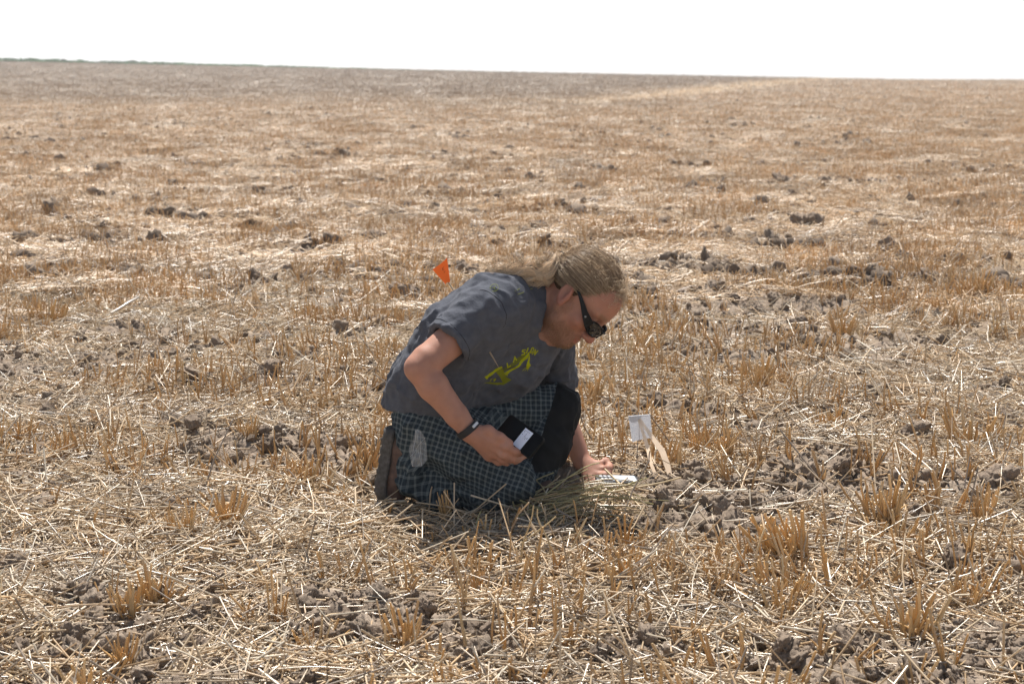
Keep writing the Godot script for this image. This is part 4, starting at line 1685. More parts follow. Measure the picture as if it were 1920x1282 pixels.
func fill_r(n: int, r: float) -> PackedFloat32Array:
	var a := PackedFloat32Array()
	a.resize(n)
	a.fill(r)
	return a


func stroke(im: Image, a: Vector2, b: Vector2, w: float, c: Color) -> void:
	var lo := Vector2i((a.min(b) - Vector2.ONE * w).floor()).clampi(0, im.get_width() - 1)
	var hi := Vector2i((a.max(b) + Vector2.ONE * w).ceil()).clampi(0, im.get_width() - 1)
	for y in range(lo.y, mini(hi.y, im.get_height() - 1) + 1):
		for x in range(lo.x, hi.x + 1):
			var p := Vector2(x, y) + Vector2(0.5, 0.5)
			var t := clampf((p - a).dot(b - a) / maxf((b - a).length_squared(), 1e-6), 0, 1)
			if p.distance_to(a.lerp(b, t)) < w:
				im.set_pixel(x, y, c)


func glyph(im: Image, g: String, at: Vector2, size: float, slant: float, turn: float, w: float, c: Color) -> void:
	var shapes := {
		"L": [[0, 0, 0, 1], [0, 1, 0.6, 1]],
		"A": [[0, 1, 0.35, 0], [0.35, 0, 0.7, 1], [0.14, 0.62, 0.56, 0.62]],
		"S": [[0.65, 0.1, 0.15, 0.05], [0.15, 0.05, 0.02, 0.28], [0.02, 0.28, 0.6, 0.62], [0.6, 0.62, 0.52, 0.95], [0.52, 0.95, 0.0, 0.92]],
		"I": [[0.2, 0, 0.2, 1]],
		"O": [[0.1, 0.15, 0.35, 0], [0.35, 0, 0.62, 0.15], [0.62, 0.15, 0.62, 0.85], [0.62, 0.85, 0.35, 1], [0.35, 1, 0.1, 0.85], [0.1, 0.85, 0.1, 0.15]],
		"N": [[0, 1, 0, 0], [0, 0, 0.6, 1], [0.6, 1, 0.6, 0]],
		"1": [[0.3, 0, 0.3, 1], [0.3, 0, 0.1, 0.25]],
		"9": [[0.6, 0.3, 0.3, 0], [0.3, 0, 0.05, 0.28], [0.05, 0.28, 0.3, 0.55], [0.3, 0.55, 0.6, 0.3], [0.6, 0.3, 0.45, 1]],
		"'": [[0.2, 0, 0.15, 0.25]],
		"E": [[0, 0, 0, 1], [0, 0, 0.55, 0], [0, 0.5, 0.45, 0.5], [0, 1, 0.55, 1]],
		"C": [[0.6, 0.1, 0.3, 0], [0.3, 0, 0.05, 0.2], [0.05, 0.2, 0.05, 0.8], [0.05, 0.8, 0.3, 1], [0.3, 1, 0.6, 0.9]],
	}
	for s in shapes[g]:
		var p := Vector2(s[0] - slant * (s[1] - 0.5), s[1]) * size
		var q := Vector2(s[2] - slant * (s[3] - 0.5), s[3]) * size
		stroke(im, at + p.rotated(turn), at + q.rotated(turn), w, c)


func poly(im: Image, pts: PackedVector2Array, c: Color) -> void:
	var lo := pts[0]
	var hi := pts[0]
	for p in pts:
		lo = lo.min(p)
		hi = hi.max(p)
	for y in range(maxi(int(lo.y), 0), mini(int(hi.y) + 1, im.get_height())):
		for x in range(maxi(int(lo.x), 0), mini(int(hi.x) + 1, im.get_width())):
			if Geometry2D.is_point_in_polygon(Vector2(x, y), pts):
				im.set_pixel(x, y, c)


func shirt_print(b: Dictionary, shirt: Node3D) -> void:
	# the printed picture: lettering over lightning-like ridges, an axe with '19 beside it
	var im := Image.create_empty(516, 354, false, Image.FORMAT_RGBA8)
	var ink := Color(0.62, 0.64, 0.10)
	var dull := Color(0.47, 0.49, 0.12)
	im.fill(Color(ink.r, ink.g, ink.b, 0.0))
	var z4 := func(x: float, y: float) -> Vector2: return Vector2((x - 225.0) * 0.636, (y - 310.0) * 0.636)
	for k in 34: # hatching behind the lettering
		var u := k / 33.0
		var top: Vector2 = z4.call(lerpf(500.0, 850.0, u), lerpf(575.0, 380.0, u))
		var low: Vector2 = z4.call(lerpf(520.0, 800.0, u), lerpf(640.0, 470.0, u))
		stroke(im, top, low, 1.9, Color(dull.r, dull.g, dull.b, 0.75))
	var letters := ["L", "A", "S", "I", "O", "N"]
	var where := [z4.call(572, 492), z4.call(652, 425), z4.call(782, 348), z4.call(846, 326), z4.call(905, 332), z4.call(968, 372)]
	var turn := [-0.42, -0.34, -0.12, 0.06, 0.2, 0.5]
	for k in 6:
		glyph(im, letters[k], where[k], 42, 0.2, turn[k], 5.2, ink)
	# ridges and lightning-like strokes
	poly(im, PackedVector2Array([z4.call(888, 388), z4.call(884, 540), z4.call(906, 580), z4.call(858, 632), z4.call(846, 600), z4.call(838, 560), z4.call(868, 480)]), ink)
	for k in 4:
		var ox := -26.0 * k
		var oy := 42.0 * k
		var pts := [z4.call(884 + ox * 0.2, 394 + oy * 0.5), z4.call(770 + ox, 500 + oy * 0.6), z4.call(792 + ox, 512 + oy * 0.6), z4.call(650 + ox, 590 + oy * 0.55), z4.call(676 + ox, 600 + oy * 0.5), z4.call(552 + ox * -0.6, 642 + oy * 0.35)]
		for q in 5:
			stroke(im, pts[q], pts[q + 1], 4.6 - 0.5 * k, ink)
	for k in 3:
		stroke(im, z4.call(800 + 34 * k, 640 + 6 * k), z4.call(842 + 24 * k, 590), 2.4, ink)
	# axe head, handle and the bar below
	poly(im, PackedVector2Array([z4.call(230, 576), z4.call(300, 582), z4.call(400, 560), z4.call(478, 524), z4.call(512, 520), z4.call(522, 546), z4.call(440, 590), z4.call(360, 626), z4.call(322, 682), z4.call(290, 656)]), ink)
	poly(im, PackedVector2Array([z4.call(432, 596), z4.call(520, 556), z4.call(562, 652), z4.call(592, 702), z4.call(656, 746), z4.call(560, 816), z4.call(545, 770), z4.call(500, 684)]), dull)
	poly(im, PackedVector2Array([z4.call(246, 706), z4.call(320, 732), z4.call(420, 768), z4.call(545, 784), z4.call(600, 768), z4.call(560, 818), z4.call(480, 812), z4.call(380, 780)]), dull)
	glyph(im, "'", z4.call(366, 690), 26, 0.2, 0.15, 3.0, ink)
	glyph(im, "1", z4.call(376, 688), 30, 0.3, 0.15, 3.6, ink)
	glyph(im, "9", z4.call(424, 702), 30, 0.3, 0.15, 3.6, ink)
	im.generate_mipmaps()
	var mt := mat(Color(1, 1, 1), 0.85, 0.2)
	mt.albedo_texture = ImageTexture.create_from_image(im)
	mt.transparency = BaseMaterial3D.TRANSPARENCY_ALPHA
	mt.texture_repeat = false
	# it lies on the chest: the piece of the shirt under a rectangle across the chest
	var c0: Vector3 = Vector3(-0.0940, 0.4277, -0.0300)
	var ax: Vector3 = (Vector3(0.0735, 0.4900, -0.1000)) - (Vector3(-0.0905, 0.4465, -0.0200))
	var out := Vector3(0.30, -0.10, 0.95).normalized()
	ax = Vector3(1.0, 0.03, 0.0)
	ax = (ax - out * ax.dot(out)).normalized()
	var ay := out.cross(ax).normalized()
	var w := 0.200
	var h := 0.134
	var origin: Vector3 = (Vector3(-0.0033, 0.4374, -0.0400)) - ax * w * 0.5 + ay * h * 0.5
	var v := PackedVector3Array()
	var n := PackedVector3Array()
	var uv := PackedVector2Array()
	var idx: PackedInt32Array = b.i
	var bv: PackedVector3Array = b.v
	var bn: PackedVector3Array = b.n
	for t in range(0, idx.size(), 3):
		var ok := true
		for e in 3:
			var p := bv[idx[t + e]]
			var r := p - origin
			var x := r.dot(ax) / w
			var y := -r.dot(ay) / h
			if x < -0.06 or x > 1.06 or y < -0.06 or y > 1.06 or bn[idx[t + e]].dot(out) < 0.1 or r.dot(out) < -0.16 or r.dot(out) > 0.10:
				ok = false
				break
		if not ok:
			continue
		for e in 3:
			var p := bv[idx[t + e]]
			var r := p - origin
			v.append(p + bn[idx[t + e]] * 0.0014)
			n.append(bn[idx[t + e]])
			uv.append(Vector2(r.dot(ax) / w, -r.dot(ay) / h))
	if v.size():
		var id := PackedInt32Array(range(v.size()))
		part("chest_print", mesh_of(v, n, id, PackedColorArray(), uv), mt, shirt)


# ---- trousers
func legs_sdf(p: Vector3) -> float:
	var d := legs.d(p, 0.024)
	var n := 0.0
	n += fold(p, (KNEE_R - HIP_R).normalized().cross(Vector3(0, 0.4, 1)).normalized(), 15.0, 3.5) * 0.006
	n += fold(p, Vector3(0.2, 0.9, 0.3).normalized(), 21.0, 4.0) * 0.008
	# deep folds where thigh meets shin
	var k := exp(-pow((p - ANKLE_R.lerp(KNEE_R, 0.45)).length() / 0.14, 2))
	n += fold(p, (KNEE_R - ANKLE_R).normalized(), 17.0, 5.0) * 0.016 * k
	n += crease(p, Vector3(0.75, -0.5, 0.2).normalized(), 7.0, 5.0) * 0.007 + crease(p + Vector3(5, 2, 1), Vector3(0.2, 0.9, 0.3).normalized(), 8.0, 5.0) * 0.006
	d -= n
	return maxf(d, -(p.y + 0.004))


func build_trousers(root: Node3D) -> void:
	legs = Bones.new()
	legs.add(HIP_R, HIP_L, 0.110, 0.115)
	legs.add(HIP_R, HIP_R.lerp(KNEE_R, 0.5), 0.112, 0.100)
	legs.add(HIP_R.lerp(KNEE_R, 0.5), KNEE_R, 0.100, 0.066)
	legs.add(KNEE_R, ANKLE_R + Vector3(0.02, -0.01, 0.0), 0.062, 0.064)
	legs.add(Vector3(-0.0330, 0.0685, 0.0400), Vector3(-0.1842, 0.0652, -0.0300), 0.058, 0.060) # slack cloth under the thigh
	legs.add(Vector3(-0.1110, 0.0489, 0.0200), Vector3(-0.1110, 0.0089, 0.0300), 0.05, 0.03)
	legs.add(Vector3(-0.2876, 0.1886, -0.1000), Vector3(-0.2867, 0.1095, -0.0700), 0.06, 0.058) # round the ankle
	legs.add(Vector3(-0.3053, 0.2103, -0.0160), Vector3(-0.3193, 0.0900, -0.0040), 0.040, 0.044)
	legs.add(Vector3(-0.3193, 0.0900, -0.0040), Vector3(-0.2003, 0.0313, -0.0100), 0.040, 0.050)
	legs.add(HIP_L, HIP_L.lerp(KNEE_L, 0.5), 0.112, 0.098)
	legs.add(HIP_L.lerp(KNEE_L, 0.5), KNEE_L, 0.098, 0.080)
	legs.add(KNEE_L, KNEE_L.lerp(ANKLE_L, 0.5), 0.080, 0.078)
	legs.add(KNEE_L.lerp(ANKLE_L, 0.5), ANKLE_L, 0.078, 0.066)
	legs.add(Vector3(-0.1210, 0.2457, -0.0800), Vector3(-0.0428, 0.2623, -0.1700), 0.055, 0.06) # bunched cloth in the lap
	var bb := box_of([HIP_R, HIP_L, KNEE_R, KNEE_L, ANKLE_L, ANKLE_R, Vector3(-0.1110, 0.0003, 0.0300)], 0.13)
	bb[0].y = -0.03
	var b := nets(legs_sdf, bb[0], bb[1], 0.0068)
	# a plain dark knee piece is sewn over the raised knee
	var halves := split(b, func(p: Vector3) -> float:
		var a: float = (p - Vector3(0.1185, 0.2665, -0.2500)).dot(Vector3(0.92, -0.39, -0.05))
		var reach: float = p.y - (Vector3(0.1037, 0.0860, -0.1800)).y + 0.08 * (p.x - (Vector3(0.1037, 0.0860, -0.1800)).x)
		var near_far: float = capsule(p, HIP_L, KNEE_L, 0.12, 0.12)
		near_far = minf(near_far, capsule(p, KNEE_L, ANKLE_L, 0.105, 0.09))
		var other: float = capsule(p, HIP_R, KNEE_R, 0.112, 0.085)
		other = minf(other, capsule(p, KNEE_R, ANKLE_R, 0.085, 0.085))
		return maxf(maxf(-minf(a, reach), near_far), -(other - 0.004) * 1.0))
	var plaid := mat(Color(1, 1, 1), 0.92, 0.15)
	plaid.albedo_texture = plaid_texture()
	plaid.normal_enabled = true
	var dark := mat(Color(0.016, 0.018, 0.021), 0.85, 0.25)
	dark.albedo_texture = noise_tex(0.012, 256, 91, Color(0.75, 0.75, 0.75), Color(1, 1, 1), 4)
	dark.uv1_triplanar = true
	dark.uv1_scale = Vector3(4, 4, 4)
	var cloth := part("trousers", plaid_mesh(halves[1]), plaid, root)
	part("knee_patch", body_mesh(halves[0]), dark, cloth)


func plaid_texture() -> ImageTexture:
	var size := 256
	var im := Image.create_empty(size, size, false, Image.FORMAT_RGB8)
	var base := Color(0.032, 0.048, 0.060)
	var line := Color(0.19, 0.22, 0.225)
	for y in size:
		for x in size:
			# two stripes to the repeat, one stronger than the other, woven: warp over weft
			var wx := 0.0
			var wy := 0.0
			for k in 2:
				var strong := 0.85 if k == 0 else 0.68
				var dx := absf(wrapf(x - 64.0 - 128.0 * k, -128, 128))
				var dy := absf(wrapf(y - 64.0 - 128.0 * k, -128, 128))
				wx = maxf(wx, strong * smoothstep(24.0, 17.0, dx) * (0.62 if dx < 6.0 else 1.0))
				wy = maxf(wy, strong * smoothstep(24.0, 17.0, dy) * (0.62 if dy < 6.0 else 1.0))
			var c := base.lerp(Color(0.018, 0.025, 0.036), 0.5 if (x / 128 + y / 128) % 2 else 0.0)
			c = c.lerp(line, clampf(wx * 0.55 + wy * 0.55, 0.0, 1.0))
			var weave := 0.9 + 0.1 * float((x / 2 + y / 2) % 2)
			im.set_pixel(x, y, (c * weave).linear_to_srgb())
	im.generate_mipmaps()
	return ImageTexture.create_from_image(im)


func plaid_mesh(b: Dictionary) -> ArrayMesh:
	# cloth coordinates: round and along whichever limb a triangle belongs to
	var limbs := [[HIP_R, KNEE_R, 0.11], [KNEE_R, ANKLE_R, 0.07], [HIP_L, KNEE_L, 0.10], [KNEE_L, ANKLE_L, 0.08]]
	var frames := []
	for l in limbs:
		var ax: Vector3 = (l[1] - l[0]).normalized()
		var back := Vector3(0, -0.35, -1.0)
		back = (back - ax * ax.dot(back)).normalized()
		frames.append([l[0], ax, back, ax.cross(back), l[2]])
	var v: PackedVector3Array = b.v
	var n: PackedVector3Array = b.n
	var idx: PackedInt32Array = b.i
	var uv := PackedVector2Array()
	var ov := PackedVector3Array()
	var on := PackedVector3Array()
	for t in range(0, idx.size(), 3):
		var mid := (v[idx[t]] + v[idx[t + 1]] + v[idx[t + 2]]) / 3.0
		var best := 9.0
		var pick := 0
		for k in 4:
			var d: float = capsule(mid, limbs[k][0], limbs[k][1], limbs[k][2], limbs[k][2] * 0.8)
			if d < best:
				best = d
				pick = k
		var f: Array = frames[pick]
		var first := 0.0
		for e in 3:
			var p := v[idx[t + e]]
			var r: Vector3 = p - f[0]
			# the seam of the angle is turned to the far side
			var a := atan2(-r.dot(f[3]), -r.dot(f[2]))
			if e == 0:
				first = a
			elif a - first > PI:
				a -= TAU
			elif first - a > PI:
				a += TAU
			var wob := 0.0035 * n_cloth.get_noise_3dv(p * 9.0)
			uv.append(Vector2(a * minf(f[4], Vector2(r.dot(f[2]), r.dot(f[3])).length()) + wob, r.dot(f[1]) + wob).rotated(-0.28 if pick == 0 else 0.0) / 0.034)
			ov.append(p)
			on.append(n[idx[t + e]])
	return mesh_of(ov, on, PackedInt32Array(range(ov.size())), PackedColorArray(), uv)


# ---- boots: built in their own axes: x heel to toe, y up through the ankle, z across
func boot_sole(p: Vector3) -> float:
	var x := clampf(p.x, -0.085, 0.115)
	var w := 0.036 + 0.012 * smoothstep(-0.05, 0.08, x) - 0.010 * smoothstep(0.09, 0.12, x)
	var d2 := Vector2(p.x - x, maxf(absf(p.z) - w * 0.45, 0.0)).length() - w * 0.55 - 0.008
	var lift := 0.018 * smoothstep(0.07, 0.15, p.x)
	var d := smax(d2, absf(p.y - 0.012 - lift) - 0.020, 0.010)
	# tread lugs under the sole and a groove round its edge
	var tread: float = smoothstep(0.004, -0.008, p.y - lift) * (0.5 + 0.5 * sign(sin(p.x * 190.0)))
	d += tread * 0.0035
	d += 0.0022 * exp(-pow((p.y - lift - 0.020) / 0.003, 2))
	return d


func boot_upper(p: Vector3) -> float:
	var d := capsule(p, Vector3(-0.060, 0.055, 0), Vector3(-0.055, 0.085, 0), 0.036, 0.038)
	d = smin(d, capsule(p, Vector3(-0.05, 0.055, 0), Vector3(0.05, 0.052, 0), 0.040, 0.038), 0.03)
	d = smin(d, capsule(p, Vector3(0.05, 0.050, 0), Vector3(0.105, 0.047, 0), 0.038, 0.036), 0.02)
	d = smin(d, capsule(p, Vector3(-0.045, 0.085, 0), Vector3(-0.038, 0.150, 0), 0.044, 0.047), 0.03)
	d = smin(d, capsule(p, Vector3(-0.02, 0.09, 0), Vector3(0.04, 0.06, 0), 0.036, 0.036), 0.03)
	d = smax(d, 0.030 - p.y, 0.004)
	d = smax(d, p.y - 0.118, 0.008)
	d += 0.002 * exp(-pow((p.x - 0.062) / 0.003, 2)) + 0.002 * exp(-pow((p.y - 0.062) / 0.003, 2)) * smoothstep(0.06, 0.04, absf(p.x + 0.05))
	d -= n_lump.get_noise_3dv(p * 2.0) * 0.002
	return d


func build_boots(root: Node3D) -> void:
	var sole := nets(boot_sole, Vector3(-0.16, -0.02, -0.07), Vector3(0.19, 0.07, 0.07), 0.0045)
	var upper := nets(boot_upper, Vector3(-0.13, 0.01, -0.07), Vector3(0.17, 0.19, 0.07), 0.0055)
	var leather := mat(Color(0.19, 0.120, 0.092), 0.8, 0.3)
	leather.albedo_texture = noise_tex(0.02, 256, 61, Color(0.6, 0.62, 0.65), Color(1, 1, 1), 5)
	leather.uv1_triplanar = true
	leather.uv1_scale = Vector3(6, 6, 6)
	var gum := mat(Color(0.135, 0.130, 0.125), 0.9, 0.25)
	gum.albedo_texture = noise_tex(0.03, 256, 62, Color(0.7, 0.68, 0.66), Color(1, 1, 1), 4)
	gum.uv1_triplanar = true
	gum.uv1_scale = Vector3(7, 7, 7)
	var sm := body_mesh(sole)
	var um := body_mesh(upper)
	var laces := Stock.new()
	for k in 4:
		var u := k / 3.0
		var y := 0.095 + 0.016 - 0.045 * u + 0.02
		var x := 0.0 + 0.055 * u
		laces.tube(PackedVector3Array([Vector3(x - 0.004, y - 0.016, -0.03), Vector3(x + 0.010, y - 0.002, 0), Vector3(x - 0.004, y - 0.016, 0.03)]), fill_r(3, 0.0022), 5, Color.WHITE, Color.WHITE)
	var lm := laces.mesh(self)
	# near boot: stands on its toes, sole turned to the left
	var toe := Vector3(-0.4081, -0.0044, -0.0300)
	var heel := Vector3(-0.3702, 0.2509, -0.0450)
	var length := (toe - heel).normalized()
	var normal := Vector3(0.97, -0.10, 0.22)
	normal = (normal - length * length.dot(normal)).normalized()
	var mid := heel.lerp(toe, 0.42) - normal * 0.016
	for k in 2:
		var boot := Node3D.new()
		boot.name = "boot"
		root.add_child(boot, true)
		if k == 0:
			boot.transform = Transform3D(Basis(length, normal, length.cross(normal)), mid)
		else:
			var l2 := Vector3(0.95, -0.10, 0.30).normalized()
			var n2 := Vector3(0.10, 0.99, 0.0)
			n2 = (n2 - l2 * l2.dot(n2)).normalized()
			boot.transform = Transform3D(Basis(l2, n2, l2.cross(n2)), (Vector3(0.1201, 0.0094, -0.1300)) - l2 * 0.13 - Vector3(0, 0.034, 0))
		part("sole", sm, gum, boot)
		part("upper", um, leather, boot)
		part("laces", lm, mat(Color(0.05, 0.045, 0.04), 0.9, 0.2), boot)


# ---- hair
func hair_color() -> Color:
	return Color(0.20, 0.130, 0.078).lerp(Color(0.82, 0.63, 0.42), pow(rng.randf(), 1.1))


func skull(dir: Vector3, lift: float) -> Vector3:
	# a point over the skull in the head's own axes
	var c := Vector3(0, 0.040, -0.006)
	var r := Vector3(0.076, 0.082, 0.091)
	return c + dir / (dir / r).length() + dir * lift


func to_world(q: Vector3) -> Vector3:
	return HEAD + head_b * (q * HEAD_SIZE)


const TIE := Vector3(0.0, 0.036, -0.110)


func build_hair(root: Node3D) -> void:
	var hair_mat := mat(Color(1, 1, 1), 0.38, 0.4)
	hair_mat.vertex_color_use_as_albedo = true
	hair_mat.backlight_enabled = true
	hair_mat.backlight = Color(0.60, 0.56, 0.50)
	# scalp cap under the strands
	var cap_sdf := func(p: Vector3) -> float:
		var q := ((p - HEAD) * head_b) / HEAD_SIZE
		var d := ellipsoid(q - Vector3(0, 0.040, -0.006), Vector3(0.0790, 0.0850, 0.0945))
		# hairline: high on the forehead, down before the ear, low on the nape
		var ax := absf(q.x)
		var line := lerpf(0.067, 0.032, smoothstep(0.02, 0.07, ax))
		var edge := (line - q.y) * 0.8 + (q.z - 0.056) * 0.55
		if q.z < 0.035:
			edge = minf(edge, (-0.016 - q.y) + maxf(q.z + 0.01, 0.0) * 0.9)
		if q.z < -0.03:
			edge = minf(edge, (-0.045 - q.y))
		return smax(d, edge, 0.006) * HEAD_SIZE
	var cap := nets(cap_sdf, HEAD - Vector3.ONE * 0.19, HEAD + Vector3.ONE * 0.19, 0.0055)
	var cap_col := PackedColorArray()
	for p in cap.v:
		cap_col.append(Color(0.075, 0.045, 0.025) * (1.0 + 0.3 * n_fine.get_noise_3dv(p * 3.0)))
	var cap_mat := mat(Color(1, 1, 1), 0.7, 0.2)
	cap_mat.vertex_color_use_as_albedo = true
	var hair := part("hair", body_mesh(cap, cap_col), cap_mat, root)

	var s := Stock.new()
	for k in 4600:
		# a start on the hairline or anywhere behind it, combed back to the tie
		var a := rng.randf_range(-1.0, 1.0) * 2.35
		var start := Vector3(sin(a) * 0.9, 0.0, cos(a))
		var ax := absf(a)
		start.y = lerpf(0.52, -0.08, smoothstep(0.35, 1.25, ax)) + rng.randfn(0, 0.06)
		start.y = lerpf(start.y, -0.42, smoothstep(1.25, 1.55, ax))
		start.y = lerpf(start.y, -0.75, smoothstep(1.8, 2.3, ax))
		if rng.randf() < 0.4:
			start.y += rng.randf() * 0.7
		start = start.normalized()
		var end := Vector3(rng.randfn(0, 0.06), -0.20 + rng.randfn(0, 0.06), -1.0).normalized()
		var lift := rng.randf_range(0.002, 0.008)
		var loose := 0.0
		if k % 11 == 0:
			loose = rng.randf_range(0.004, 0.018)
		var path := PackedVector3Array()
		var rad := PackedFloat32Array()
		var r := rng.randf_range(0.00032, 0.00062)
		var side := Vector3(rng.randfn(0, 1), rng.randfn(0, 1), rng.randfn(0, 1)) * 0.0010
		var up_bow := rng.randf_range(-0.25, 0.35)
		for q in 10:
			var t := q / 9.0
			var dir := start.slerp(end, t)
			dir.y += up_bow * sin(t * PI) * 0.35
			dir = dir.normalized()
			var l := lift + (loose + 0.003) * sin(t * PI) + 0.010 * exp(-pow((t - 0.16) / 0.14, 2)) * smoothstep(1.2, 0.5, ax) - 0.006 * (1.0 - t) * (1.0 - t)
			var p := skull(dir, l)
			p += side * sin(t * 9.0 + k)
			if t > 0.8:
				p = p.lerp(TIE + side * 3.0, (t - 0.8) / 0.2 * 0.8)
			path.append(to_world(p))
			rad.append(r * (0.5 if q == 0 else 1.0))
		var lock := 0.5 + 0.5 * sin(a * 31.0) * sin(a * 13.0 + 1.0)
		var c := hair_color().lerp(Color(0.14, 0.085, 0.05), 0.4 * lock)
		s.tube(path, rad, 4, c * 0.85, c, false)
	# fly-away hairs and the frizz before the forehead
	for k in 1500:
		var front := k % 5 < 2
		var dir: Vector3
		if front:
			dir = Vector3(rng.randfn(0, 0.28), rng.randf_range(0.62, 1.05), rng.randf_range(0.55, 1.0)).normalized()
		else:
			dir = Vector3(rng.randfn(0, 0.5), rng.randf_range(0.25, 1.0), rng.randf_range(-1.0, 0.9)).normalized()
		var p := skull(dir, 0.004)
		var go := (dir * 0.8 + Vector3(rng.randfn(0, 0.6), rng.randfn(0, 0.6), rng.randfn(0, 0.6))).normalized()
		if front:
			go = (Vector3(rng.randfn(0, 0.5), rng.randfn(0.15, 0.6), 0.9)).normalized()
		var bend := Vector3(rng.randfn(0, 1), rng.randfn(0, 1), rng.randfn(0, 1)) * (0.9 if front else 0.6)
		var path := PackedVector3Array()
		var step := rng.randf_range(0.003, 0.0085 if front else 0.0058)
		for q in 9:
			path.append(to_world(p))
			p += go * step
			go = (go + bend.cross(go) * 0.5 + dir * -0.05).normalized()
		var c := hair_color().lerp(Color(0.8, 0.66, 0.48), 0.5)
		s.tube(path, fill_r(9, 0.00038), 3, c, c, false)
	part("strands", s.mesh(self), hair_mat, hair)

	# ponytail: from the tie across the nape on to the back, wavy locks
	var tail := Stock.new()
	var t0 := to_world(TIE)
	var spine := [t0, Vector3(0.1109, 0.7309, -0.1000), Vector3(0.0725, 0.7335, -0.0800), Vector3(0.0329, 0.7365, -0.0700), Vector3(-0.0082, 0.7365, -0.0700), Vector3(-0.0659, 0.7302, -0.0800)]
	var curve := Curve3D.new()
	for k in spine.size():
		var tan_: Vector3 = (spine[mini(k + 1, spine.size() - 1)] - spine[maxi(k - 1, 0)]) * 0.18
		curve.add_point(spine[k], -tan_, tan_)
	var total := curve.get_baked_length()
	for k in 2600:
		var lock := float(k % 26)
		var ang := lock * 2.4 + rng.randfn(0, 0.15)
		var rr := clampf(sqrt((lock + 0.5) / 26.0) + rng.randfn(0, 0.06), 0.0, 1.12)
		var ph := rng.randf() * TAU
		var reach := clampf(rng.randfn(0.85, 0.2), 0.35, 1.06)
		var path := PackedVector3Array()
		var wild := 1.0 if k % 9 else 2.4
		for q in 13:
			var t := q / 12.0 * reach
			var p := curve.sample_baked(minf(t, 1.0) * total)
			var spread := 0.012 + 0.034 * smoothstep(0.0, 0.2, t) - 0.034 * smoothstep(0.28, 1.0, t)
			var wave := 0.010 * smoothstep(0.1, 0.5, t) * wild
			var o := Vector3(0.25 * cos(ang), sin(ang), cos(ang)) * rr * spread
			o.y *= 0.82
			o += Vector3(0.4, 1, 0.6) * sin(t * (15.0 + fmod(lock, 5.0)) + lock * 1.7) * wave
			o += Vector3(0, cos(t * 23.0 + ph), sin(t * 21.0 + ph)) * 0.003 * wild
			if t > 1.0:
				o += Vector3(-0.02, -0.004, 0)
			path.append(p + o)
		var c := hair_color().lerp(Color(0.82, 0.68, 0.51), 0.5) * (0.5 + 0.75 * fmod(lock * 0.37, 1.0))
		tail.tube(path, fill_r(13, rng.randf_range(0.0004, 0.0009)), 4, c, c * 1.1, false)
	for k in 420:
		var t := rng.randf_range(0.05, 1.0)
		var p := curve.sample_baked(t * total) + Vector3(rng.randfn(0, 0.01), 0.02 + rng.randf() * 0.02, rng.randfn(0, 0.025))
		var go := Vector3(rng.randfn(-0.6, 0.5), rng.randfn(0.5, 0.5), rng.randfn(0, 0.5)).normalized()
		var bend := Vector3(rng.randfn(0, 1), rng.randfn(0, 1), rng.randfn(0, 1))
		var path := PackedVector3Array()
		for q in 8:
			path.append(p)
			p += go * 0.006
			go = (go + bend.cross(go) * 0.45).normalized()
		var c := hair_color() * 1.3
		tail.tube(path, fill_r(8, 0.0004), 3, c, c, false)
	var pony := part("ponytail", tail.mesh(self), hair_mat, hair)
	var tie := Stock.new()
	var tp := PackedVector3Array()
	var dir := (Vector3(spine[1]) - t0).normalized()
	var u := dir.cross(Vector3.UP).normalized()
	var w := dir.cross(u)
	for k in 21:
		var a := TAU * k / 20.0
		tp.append(t0 + dir * 0.006 + (u * cos(a) + w * sin(a)) * 0.016)
	tie.tube(tp, fill_r(21, 0.0045), 6, Color.WHITE, Color.WHITE, false)
	part("hair_tie", tie.mesh(self), mat(Color(0.03, 0.028, 0.028), 0.8, 0.3), hair)


func beard_weight(p: Vector3) -> float:
	var q := ((p - HEAD) * head_b) / HEAD_SIZE
	var b := smoothstep(-0.040, -0.062, q.y) * smoothstep(0.0, 0.03, q.z)
	b = maxf(b, smoothstep(0.022, 0.004, absf(q.z - 0.020)) * smoothstep(0.014, -0.03, q.y) * smoothstep(0.05, 0.06, absf(q.x)))
	b *= 1.0 - exp(-pow((q.y + 0.0605) / 0.008, 2)) * smoothstep(0.026, 0.016, absf(q.x))
	return b if q.z > -0.01 and absf(q.x) < 0.078 and q.y > -0.115 else 0.0


func build_beard(root: Node3D, head: Dictionary) -> void:
	var s := Stock.new()
	var v: PackedVector3Array = head.v
	var n: PackedVector3Array = head.n
	for k in v.size():
		var w := beard_weight(v[k])
		for q in 2:
			if rng.randf() > w * 0.75:
				continue
			var dir := (n[k] * 0.7 + head_b * Vector3(rng.randfn(0, 0.4), -0.6 + rng.randfn(0, 0.3), 0.2)).normalized()
			var l := rng.randf_range(0.003, 0.006)
			var c := Color(0.16, 0.09, 0.05).lerp(Color(0.40, 0.25, 0.13), rng.randf())
			var o := v[k] + Vector3(rng.randfn(0, 0.001), rng.randfn(0, 0.001), rng.randfn(0, 0.001)) - n[k] * 0.0005
			s.tube(PackedVector3Array([o, o + dir * l]), PackedFloat32Array([0.00032, 0.00018]), 3, c, c, false)
	var m := mat(Color(1, 1, 1), 0.5, 0.4)
	m.vertex_color_use_as_albedo = true
	part("beard", s.mesh(self), m, root)


